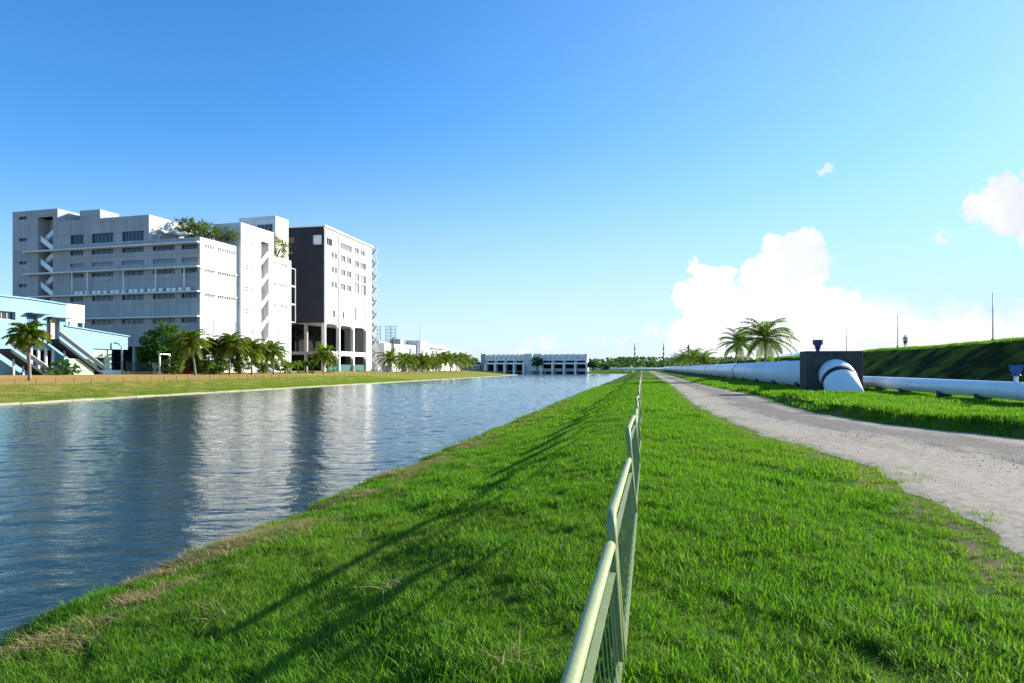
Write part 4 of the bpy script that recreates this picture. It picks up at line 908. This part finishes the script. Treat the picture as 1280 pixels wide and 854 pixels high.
hb = leafy_tree('hedge', 'dark green hedge at the foot of the blue building behind the lone palm', 'hedge', (-81, 83.5, .4), 2.4, (1.0, 3.6, 1.1), M['leaf'], .3, 40, 40, .16, 71)
MB().box(-.5, .5, -1.0, 1.0, 0, 1.9).build('container', M['red'], None)
rd = bpy.data.objects['container']; rd.name = 'red_container'; rd.location = (*on_x(231, -79.5), .5); tag(rd, 'small dark red container half hidden behind the leaning palm', 'container')
# stake fence on the far bank
sf = thing('stake_fence', 'line of thin short stakes and wire along the far bank turf', 'fence', (-64, 50, 0))
wy = MB()
for k in range(78):
    y_ = k * 2.5; z = float(ground_z(-64, 50 + y_)); MB().box(-.03, .03, y_ - .03, y_ + .03, z - .1, z + .65).build('post', M['steel'], sf)
for hz in (.3, .58): wy.tube([(0, k * 2.5, float(ground_z(-64, 50 + k * 2.5)) + hz) for k in range(78)], .006, 4)
wy.build('wire', M['steel'], sf)

# ------------------------------------------------------------------ annex, low wall, rig legs, mast
an = thing('white_annex', 'low white annex with a raised middle beyond the stair tower', 'building', (-84.5, 216, 0))
w_ = MB(); aF = lambda s, z, d: (-d, s, z)
def block(y0, y1, zt, dep, holes, part, x0=0):
    q = MB(); facade(q, lambda s, z, d: (x0 - d, s, z), y0, y1, .3, zt, holes, .2)
    q.quad((x0, y0, .3), (x0 - dep, y0, .3), (x0 - dep, y0, zt), (x0, y0, zt)); q.quad((x0, y1, .3), (x0 - dep, y1, .3), (x0 - dep, y1, zt), (x0, y1, zt)); q.quad((x0, y0, zt), (x0, y1, zt), (x0 - dep, y1, zt), (x0 - dep, y0, zt)); q.quad((x0 - dep, y0, .3), (x0 - dep, y1, .3), (x0 - dep, y1, zt), (x0 - dep, y0, zt))
    o = q.build(part, M['white'], an)
    for h in holes: window(lambda s, z, d: (x0 - d, s, z), *h, .2, M['dark_glass'], M['frame'], an, 2)
block(0, 22, 10.0, 16, [(4, 5.2, 5, 6.4), (12, 13.2, 5, 6.4)], 'wall'); block(22.01, 34, 10.2, 16, [(26, 28, 6.2, 9)], 'wall', -.5); block(34.02, 46, 12.2, 18, [(37.5, 39.5, 5, 8.5), (41.5, 44, 5, 8)], 'raised_block', .6); block(46.03, 70, 11.0, 16, [(52, 54.4, 7.4, 8.8), (57, 59.4, 7.4, 8.8)], 'wall', .1); block(70.02, 96, 8.6, 14, [(76, 79, 5, 6.2)], 'wall', -.8)
MB().box(-3, .9, 49, 68, 9.6, 9.9).build('canopy', M['concrete'], an)
MB().tube([(.5, 6.5, 4), (.5, 6.5, 11.2), (.5, 7.0, 11.9), (.5, 8.0, 12.0)], .35, 8).build('flue_pipe', M['steel'], an, True)
MB().box(-8, -4, 26, 32, 10.21, 12.4).build('roof_plant_room', M['louvre'], an); MB().box(-10, -6, 10, 20, 10.01, 11.2).build('roof_plant_room', M['louvre'], an)
lw = thing('garden_wall', 'low white boundary wall behind the close row of palms', 'wall', (-76.5, 190, 0))
MB().box(-.15, .15, 0, 92, .2, 2.35).build('wall_face', M['white'], lw); MB().box(-.2, .2, -.05, 92.05, 2.352, 2.45).build('coping', M['white_clean'], lw)
x, y = at_dist(525.5, 262); ms_ = thing('mast', 'tall thin white mast over the annex roof', 'mast', (x, y, .5)); MB().tube([(0, 0, 0), (0, 0, 10), (0, 0, height(406, 262) - .5)], [.32, .28, .2], 8).build('pole', M['white_clean'], ms_); MB().box(-.5, .5, -.5, .5, -.3, .25).build('foot', M['concrete'], ms_)
def lattice(u, fwd, top, bot, w, label):
    x, y = at_dist(u, fwd); o = thing('rig_leg', label, 'lattice tower', (x, y, 0), .4, 'lattice legs beyond the annex'); b_ = MB(); z0, z1 = height(bot, fwd), height(top, fwd); n_ = 8
    cs = [(-w, -w), (w, -w), (w, w), (-w, w)]
    for c in cs: b_.bar((*c, 0), (*c, z1), .7, .7)
    o2 = b_.build('leg_posts', M['lattice'], o); br = MB()
    for k in range(n_):
        za, zb = z0 + (z1 - z0) * k / n_, z0 + (z1 - z0) * (k + 1) / n_
        for i_ in range(4): p, q = cs[i_], cs[(i_ + 1) % 4]; br.bar((*p, zb), (*q, zb), .5, .5); br.bar((*p, za), (*q, zb), .35, .35)
    br.build('bracing', M['lattice'], o)
lattice(473, 900, 408, 445, 3, 'lattice leg nearest the stair tower, beyond the annex'); lattice(485, 900, 408, 440, 3, 'middle lattice leg beyond the annex'); lattice(492, 920, 408, 440, 3, 'rightmost lattice leg beyond the annex')

# ------------------------------------------------------------------ barrage across the canal
GY = 360
ga = thing('tidal_barrage', 'white tidal barrage with finned parapets and dark gate bays across the canal', 'barrage', (0, GY, 0))
gF = lambda x, z, d: (x, d, z)
def gate_part(x0, x1, nb, name, z_top=8.95, z_mid=5.4, lit=.12):
    q = MB(); bw = (x1 - x0) / nb; hs = []
    for k in range(nb):
        hs.append((x0 + k * bw + .9, x0 + (k + 1) * bw - .7, 4.55, 5.45)); hs.append((x0 + k * bw + .9, x0 + (k + 1) * bw - .7, -.1 if name == 'left_wing' else 1.3, 3.5))
    facade(q, gF, x0, x1, -.4, z_top, hs, .8)
    q.quad((x0, 0, z_top), (x1, 0, z_top), (x1, 12, z_top), (x0, 12, z_top)); q.quad((x0, 0, -.4), (x0, 12, -.4), (x0, 12, z_top), (x0, 0, z_top)); q.quad((x1, 0, -.4), (x1, 12, -.4), (x1, 12, z_top), (x1, 0, z_top)); q.quad((x0, 12, -.4), (x1, 12, -.4), (x1, 12, z_top), (x0, 12, z_top))
    wall = q.build('wall', M['white'], ga)
    d_ = MB()
    for h in hs: d_.quad(gF(h[0], h[2], .78), gF(h[1], h[2], .78), gF(h[1], h[3], .78), gF(h[0], h[3], .78))
    d_.build('gate_openings', M['dark_void'], wall)
    for k in range(nb * 2 + 1):
        c = x0 + k * bw / 2; f_ = MB(); f_.box(c - .25, c + .25, -1.3, -.004, 6.2, 9.25); f_.build('fin', M['white_clean'], ga)
    MB().box(x0 - .2, x1 + .2, -1.5, -.004, 5.6, 6.15).build('ledge', M['white_clean'], ga)
    MB().box(x0 - .2, x1 + .2, -2.2, -.004, 3.6, 4.1).build('ledge', M['white_clean'], ga)
    for k in range(nb + 1): c = x0 + k * bw; MB().box(c - .45, c + .45, -3, -.006, -3, 3.58).build('pier', M['white_clean'], ga)
gate_part(-82.7, -62, 4, 'left_wing'); gate_part(-52.5, -28.5, 4, 'right_wing')
MB().box(-86.3, -82.72, 2, 12, 0, 9.3).build('end_block', M['white_shaded'], ga)
tb = MB(); tb.box(-61.98, -57.5, -.5, 12, -2, 9.2); tb.build('tower', M['white'], ga)
tb = MB(); tb.box(-57.48, -52.52, 3, 12, -2, 9.3); tb.build('link_block', M['white'], ga)
for x0, x1 in ((-50.3, -28),): MB().box(x0, x1, -2.8, -.01, -.35, .35).build('apron_slab', M['concrete'], ga)
for k in range(5): MB().box(-51 + k * 5.6, -50.2 + k * 5.6, -2.9, -.02, -3, -.36).build('pier', M['concrete'], ga)
sl = MB(); sl.prism([(-60, 0), (-53, 0), (-53, 4.6)], -2.6, -1.0, lambda a_, z, h: (a_, h, z)); sl.build('ramp', M['white'], ga)
MB().box(-98, -86.4, -1, 8, 2.9, 3.3).build('shed_roof', M['white_clean'], ga); MB().box(-97, -86.5, 0, 7, .3, 2.88).build('shed_wall', M['concrete'], ga)
leafy_tree('broadleaf_tree', 'small dark tree against the middle of the white barrage', 'tree', (-54.6, GY - 3.5, .6), 7.6, (3.2, 2.4, 3.0), M['leaf'], 3.5, 40, 36, .4, 81)
leafy_tree('shrub', 'rounded tree at the right end of the white barrage', 'tree', (-25.5, GY - 1, .3), 5.2, (2.6, 2.6, 2.3), M['leaf_far'], 1.0, 36, 36, .4, 82)
leafy_tree('shrub', 'low shrub spreading beside the right end of the barrage', 'shrub', (-20, GY + 4, .4), 3.2, (3.6, 2.6, 1.5), M['leaf_far'], .5, 36, 36, .4, 83)
leafy_tree('broadleaf_tree', 'dark tree behind the left end of the barrage', 'tree', (-94, GY + 14, .6), 6.5, (5, 4, 3), M['leaf_far'], 1.0, 40, 36, .5, 84)
br = thing('pipe_bridge', 'low pale pipe bridge crossing beyond the end of the canal', 'bridge', (0, 430, 0))
MB().tube([(-90, 0, 1.2), (16, 0, 1.2)], .55, 10).build('pipe', M['pipe'], br, True); MB().box(-90, 16, -.9, .9, .1, .5).build('deck', M['concrete'], br)
for k in range(12): MB().box(-88 + k * 9.4, -87.2 + k * 9.4, -.6, .6, -1.5, .09).build('pier', M['concrete'], br)

# ------------------------------------------------------------------ pipelines
PX_, PZ_ = 11.95, 1.24
pl = thing('big_pipe', 'thick pale blue water pipe running away beside the track into the dark block', 'pipe', (PX_, 47, 0))
MB().tube([(0, .4, PZ_), (0, 40, PZ_), (0, 120, PZ_), (0, 330, PZ_)], 1.0, 40).build('pipe_barrel', M['pipe'], pl, True)
for y_ in (14, 25, 40.5, 60, 78, 100, 125, 155, 190, 230, 280): MB().tube([(0, y_, PZ_), (0, y_ + .22, PZ_)], 1.045, 40).build('flange', M['steel'] if y_ in (40.5, 78, 125, 190) else M['pipe'], pl, True)
for k in range(40):
    y_ = 5.5 + 6.1 * k; MB().tube([(0, y_, PZ_), (0, y_ + .05, PZ_)], 1.012, 40, False).build('weld_seam', M['louvre'], pl, True)
for k in range(30):
    y_ = 6 + 9 * k; s_ = MB(); s_.prism([(-.8, -.3), (.8, -.3), (.8, .62), (.6, .46), (.3, .31), (0, .27), (-.3, .31), (-.6, .46), (-.8, .62)], y_, y_ + 1.1, lambda a_, z, h: (a_, h, z)); s_.build('saddle', M['block'], pl)
blk = thing('anchor_block', 'dark stained concrete anchor block that the big pipe passes through', 'concrete block', (PX_ - .03, 47, 0))
bm = MB(); bm.box(-1.68, 1.68, -.9, .9, -.3, 2.74); bm.build('block', M['block'], blk, bevel=.03)
eb = thing('pipe_elbow', 'short white pipe elbow with a black band dipping from the block into the grass', 'pipe', (PX_, 46.1, 0))
pts = [(0, .0, PZ_), (0, -.35, PZ_ - .03), (0, -.75, PZ_ - .16), (0, -1.1, PZ_ - .36), (0, -3.4, PZ_ - 1.9)]
MB().tube(pts, 1.0, 40).build('pipe_barrel', M['pipe'], eb, True)
d0, d1 = Vector((0, -.98, PZ_ - .30)), Vector((0, -1.28, PZ_ - .50)); MB().tube([d0, d1], 1.035, 40).build('black_band', M['rubber'], eb, True)
def valve(name, label, loc, mat_body, mat_post, post_h, sc):
    v_ = thing(name, label, 'valve', loc); v_.scale = (sc, sc, sc)
    MB().tube([(0, 0, 0), (0, 0, post_h)], .13, 14).build('post', mat_post, v_, True)
    b_ = MB(); b_.tube([(0, 0, post_h), (0, 0, post_h + .05)], .26, 16); b_.tube([(0, 0, post_h + .05), (0, 0, post_h + .14), (0, 0, post_h + .30)], [.16, .2, .27], 16); b_.build('bonnet', mat_body, v_, True)
    b_ = MB(); b_.tube([(0, 0, post_h + .30), (0, 0, post_h + .58)], .30, 18); b_.tube([(0, 0, post_h + .585), (0, 0, post_h + .64)], .36, 18)
    for k in range(6): b_.box(.30 * math.cos(k * 1.047) - .04, .30 * math.cos(k * 1.047) + .04, .30 * math.sin(k * 1.047) - .04, .30 * math.sin(k * 1.047) + .04, post_h + .3, post_h + .57)
    b_.build('cap', mat_body, v_)
valve('air_valve', 'dark blue air valve standing on the anchor block', (11.15, 47.0, 2.74), M['valve_dk'], M['valve_dk'], .18, .9)
p2x = 14.9; p2 = thing('slim_pipe', 'slimmer pale blue pipe on low saddles at the foot of the embankment', 'pipe', (p2x, 0, 0))
MB().tube([(0, 6, .72), (0, 40, .74), (0, 330, .74)], .37, 32).build('pipe_barrel', M['pipe'], p2, True)
for k in range(34):
    y_ = 10 + 4.6 * k + (.6 if k % 2 else 0); s_ = MB(); s_.prism([(-.3, -.1), (.3, -.1), (.3, .52), (.2, .44), (0, .38), (-.2, .44), (-.3, .52)], y_, y_ + .3, lambda a_, z, h: (a_, h, z)); s_.build('saddle', M['block'], p2)
for y_ in (18, 30, 44): MB().tube([(0, y_, .735), (0, y_ + .1, .735)], .39, 32).build('joint_ring', M['pipe'], p2, True)
vx, vy = on_x(1270, p2x)
valve('air_valve', 'bright blue air valve on a white post on the slim pipe', (vx, vy, 1.08), M['valve_bl'], M['white_clean'], .42, .66)

# ------------------------------------------------------------------ embankment posts and walker
for u, v0, fw, lb in ((1241, 366, 63, 'tallest thin post on the embankment, nearest the right edge'), (1122, 393, 87, 'thin post on the embankment beside the walker'), (1058, 409, 112, 'farthest thin post on the embankment, above the anchor block')):
    x, y = at_dist(u, fw); z = float(ground_z(x, y)); o = thing('thin_post', lb, 'post', (x, y, z), 0, 'thin posts along the embankment')
    MB().tube([(0, 0, -.2), (0, 0, height(v0, fw) - z)], [.06, .04], 8).build('pole', M['galv'], o, True); MB().tube([(0, 0, -.15), (0, 0, .35)], .13, 8).build('foot_sleeve', M['steel'], o)
def person(label, loc, rz):
    root = thing('person', label, 'person', loc, rz)
    # joints: mid-stride, facing local +Y
    J = {'pelvis': (0, 0, .95), 'waist': (0, 0, 1.10), 'chest': (0, .01, 1.33), 'neck': (0, .02, 1.48), 'head': (0, .04, 1.56), 'crown': (0, .04, 1.70),
         'hl': (-.10, 0, .90), 'kl': (-.10, .20, .50), 'al': (-.10, .20, .09), 'tl': (-.10, .36, .04), 'hr': (.10, 0, .90), 'kr': (.10, .02, .48), 'ar': (.10, -.24, .14), 'tr': (.10, -.12, .04),
         'sl': (-.19, .01, 1.42), 'el': (-.24, -.10, 1.15), 'wl': (-.23, -.06, .90), 'fl': (-.22, -.02, .80), 'sr': (.19, .01, 1.42), 'er': (.25, .08, 1.16), 'wr': (.24, .24, .98), 'fr': (.23, .30, .91)}
    Rr = {'pelvis': .14, 'waist': .125, 'chest': .15, 'neck': .055, 'head': .085, 'crown': .075, 'hl': .095, 'kl': .062, 'al': .042, 'tl': .035, 'hr': .095, 'kr': .062, 'ar': .042, 'tr': .035, 'sl': .062, 'el': .045, 'wl': .032, 'fl': .03, 'sr': .062, 'er': .045, 'wr': .032, 'fr': .03}
    E_ = [('pelvis', 'waist'), ('waist', 'chest'), ('chest', 'neck'), ('neck', 'head'), ('head', 'crown'), ('pelvis', 'hl'), ('hl', 'kl'), ('kl', 'al'), ('al', 'tl'), ('pelvis', 'hr'), ('hr', 'kr'), ('kr', 'ar'), ('ar', 'tr'), ('chest', 'sl'), ('sl', 'el'), ('el', 'wl'), ('wl', 'fl'), ('chest', 'sr'), ('sr', 'er'), ('er', 'wr'), ('wr', 'fr')]
    try:
        import bmesh
        def skin2(name, keys, grow, mat):
            ks = list(keys); bmx = bmesh.new(); lay = bmx.verts.layers.skin.verify(); vv = []
            for i_, k in enumerate(ks):
                v_ = bmx.verts.new(J[k]); v_[lay].radius = (Rr[k] * grow, Rr[k] * grow); v_[lay].use_root = (i_ == 0); vv.append(v_)
            for a_, b_ in E_:
                if a_ in ks and b_ in ks: bmx.edges.new((vv[ks.index(a_)], vv[ks.index(b_)]))
            me = bpy.data.meshes.new(name); bmx.to_mesh(me); bmx.free(); me.materials.append(mat); o = bpy.data.objects.new(name, me); COL.objects.link(o); o.parent = root
            o.modifiers.new('skin', 'SKIN'); s2 = o.modifiers.new('sub', 'SUBSURF'); s2.levels = s2.render_levels = 2; return o
        skin2('body', J.keys(), 1.0, M['skin']); skin2('shirt', ['waist', 'chest', 'sl', 'el', 'sr', 'er', 'pelvis'], 1.13, M['shirt']); skin2('shorts', ['pelvis', 'hl', 'kl', 'hr', 'kr'], 1.22, M['shorts'])
    except Exception as ex: print('person', ex)
    h = MB(); rings = [(.0, .105), (.05, .098), (.09, .07), (.115, .02)]
    h.tube([(0, .02, 1.62 + a_) for a_, r_ in rings], [r_ for a_, r_ in rings], 14); h.build('hair', M['hair'], root, True)
px_, py_ = at_dist(1131.5, 86); person('person in a grey shirt and dark shorts walking along the embankment crest', (px_, py_, float(ground_z(px_, py_))), R(160))

# ------------------------------------------------------------------ horizon: chimneys, far wood
for u, v0, fw, lb in ((793.5, 431, 2600, 'left red and white striped chimney on the horizon'), (829.5, 431, 2600, 'right red and white striped chimney on the horizon')):
    x, y = at_dist(u, fw); zt = height(v0, fw); o = thing('chimney', lb, 'chimney', (x, y, 0), 0, 'striped chimneys on the horizon')
    st_ = MB(); st_.cur = 0; n_ = 9
    for k in range(n_):
        st_.cur = k % 2; a_, b_ = zt * k / n_, zt * (k + 1) / n_; st_.tube([(0, 0, a_), (0, 0, b_)], [3.6 - 1.2 * k / n_, 3.6 - 1.2 * (k + 1) / n_], 12, k == n_ - 1)
    st_.build('stack', [M['white_clean'], M['red']], o); MB().tube([(0, 0, zt), (0, 0, zt + 5)], 1.6, 10).build('flue_tip', M['steel'], o)
x, y = at_dist(860.5, 1500); o = thing('chimney', 'thin dark stack behind the distant palm clump', 'chimney', (x, y, 0), 0); MB().tube([(0, 0, 0), (0, 0, height(431, 1500))], [2.6, 1.8], 10).build('stack', M['steel'], o); MB().tube([(0, 0, height(431, 1500) - 8), (0, 0, height(431, 1500) - 6)], 3, 10).build('platform', M['steel'], o)
fwood = MB(); rr = random.Random(5)
for k in range(520):
    u = rr.uniform(520, 1100); fw = rr.uniform(900, 1700); x, y = at_dist(u, fw); hgt = fw / FPX * rr.uniform(5, 12) * (1 if u > 730 else .6) * (1.15 if u > 770 else 1); r_ = rr.uniform(6, 12)
    for j in range(34):
        p = Vector((x + rr.gauss(0, r_ * .6), y + rr.gauss(0, r_ * .6), 1.5 + hgt * (1 - rr.random() ** 1.8))); n_ = Vector((rr.uniform(-1, 1), rr.uniform(-1, .3), rr.uniform(0, 1.2))).normalized(); q = n_.to_track_quat('Z', 'Y'); sz = rr.uniform(1.6, 3.6); a_ = q @ Vector((sz, 0, 0)); b_ = q @ Vector((0, sz * .7, 0))
        fwood.quad(p - a_, p - b_, p + a_, p + b_)
fw_ = fwood.build('far_wood', M['leaf_far']); fw_['kind'] = 'stuff'
for u, fw, w, h, lb in ((750, 1250, 30, 9, 'tiny white shed on the horizon right of the barrage'), (815, 1350, 22, 8, 'tiny white shed on the horizon by the right striped chimney'), (1000, 260, 14, 5.2, 'pale roof low behind the palms and the anchor block')):
    x, y = at_dist(u, fw); o = thing('far_shed', lb, 'shed', (x, y, .5), .2, 'far sheds'); zt = h
    MB().box(-w / 2, w / 2, -6, 6, 0, zt).build('wall', M['white'], o); MB().prism([(-w / 2 - .5, zt + .01), (w / 2 + .5, zt + .01), (0, zt + 1.8)], -6.5, 6.5, lambda a_, z, hh: (a_, hh, z)).build('roof', M['lattice'], o)

# ------------------------------------------------------------------ render settings
scene.view_settings.view_transform = 'Standard'; scene.view_settings.look = 'None'; scene.view_settings.exposure = EXPOSURE; scene.view_settings.gamma = 1; scene.view_settings.use_curve_mapping = False
scene.cycles.use_denoising = True; scene.cycles.max_bounces = 6; scene.cycles.diffuse_bounces = 3; scene.cycles.glossy_bounces = 3; scene.cycles.transmission_bounces = 3; scene.cycles.sample_clamp_indirect = 6
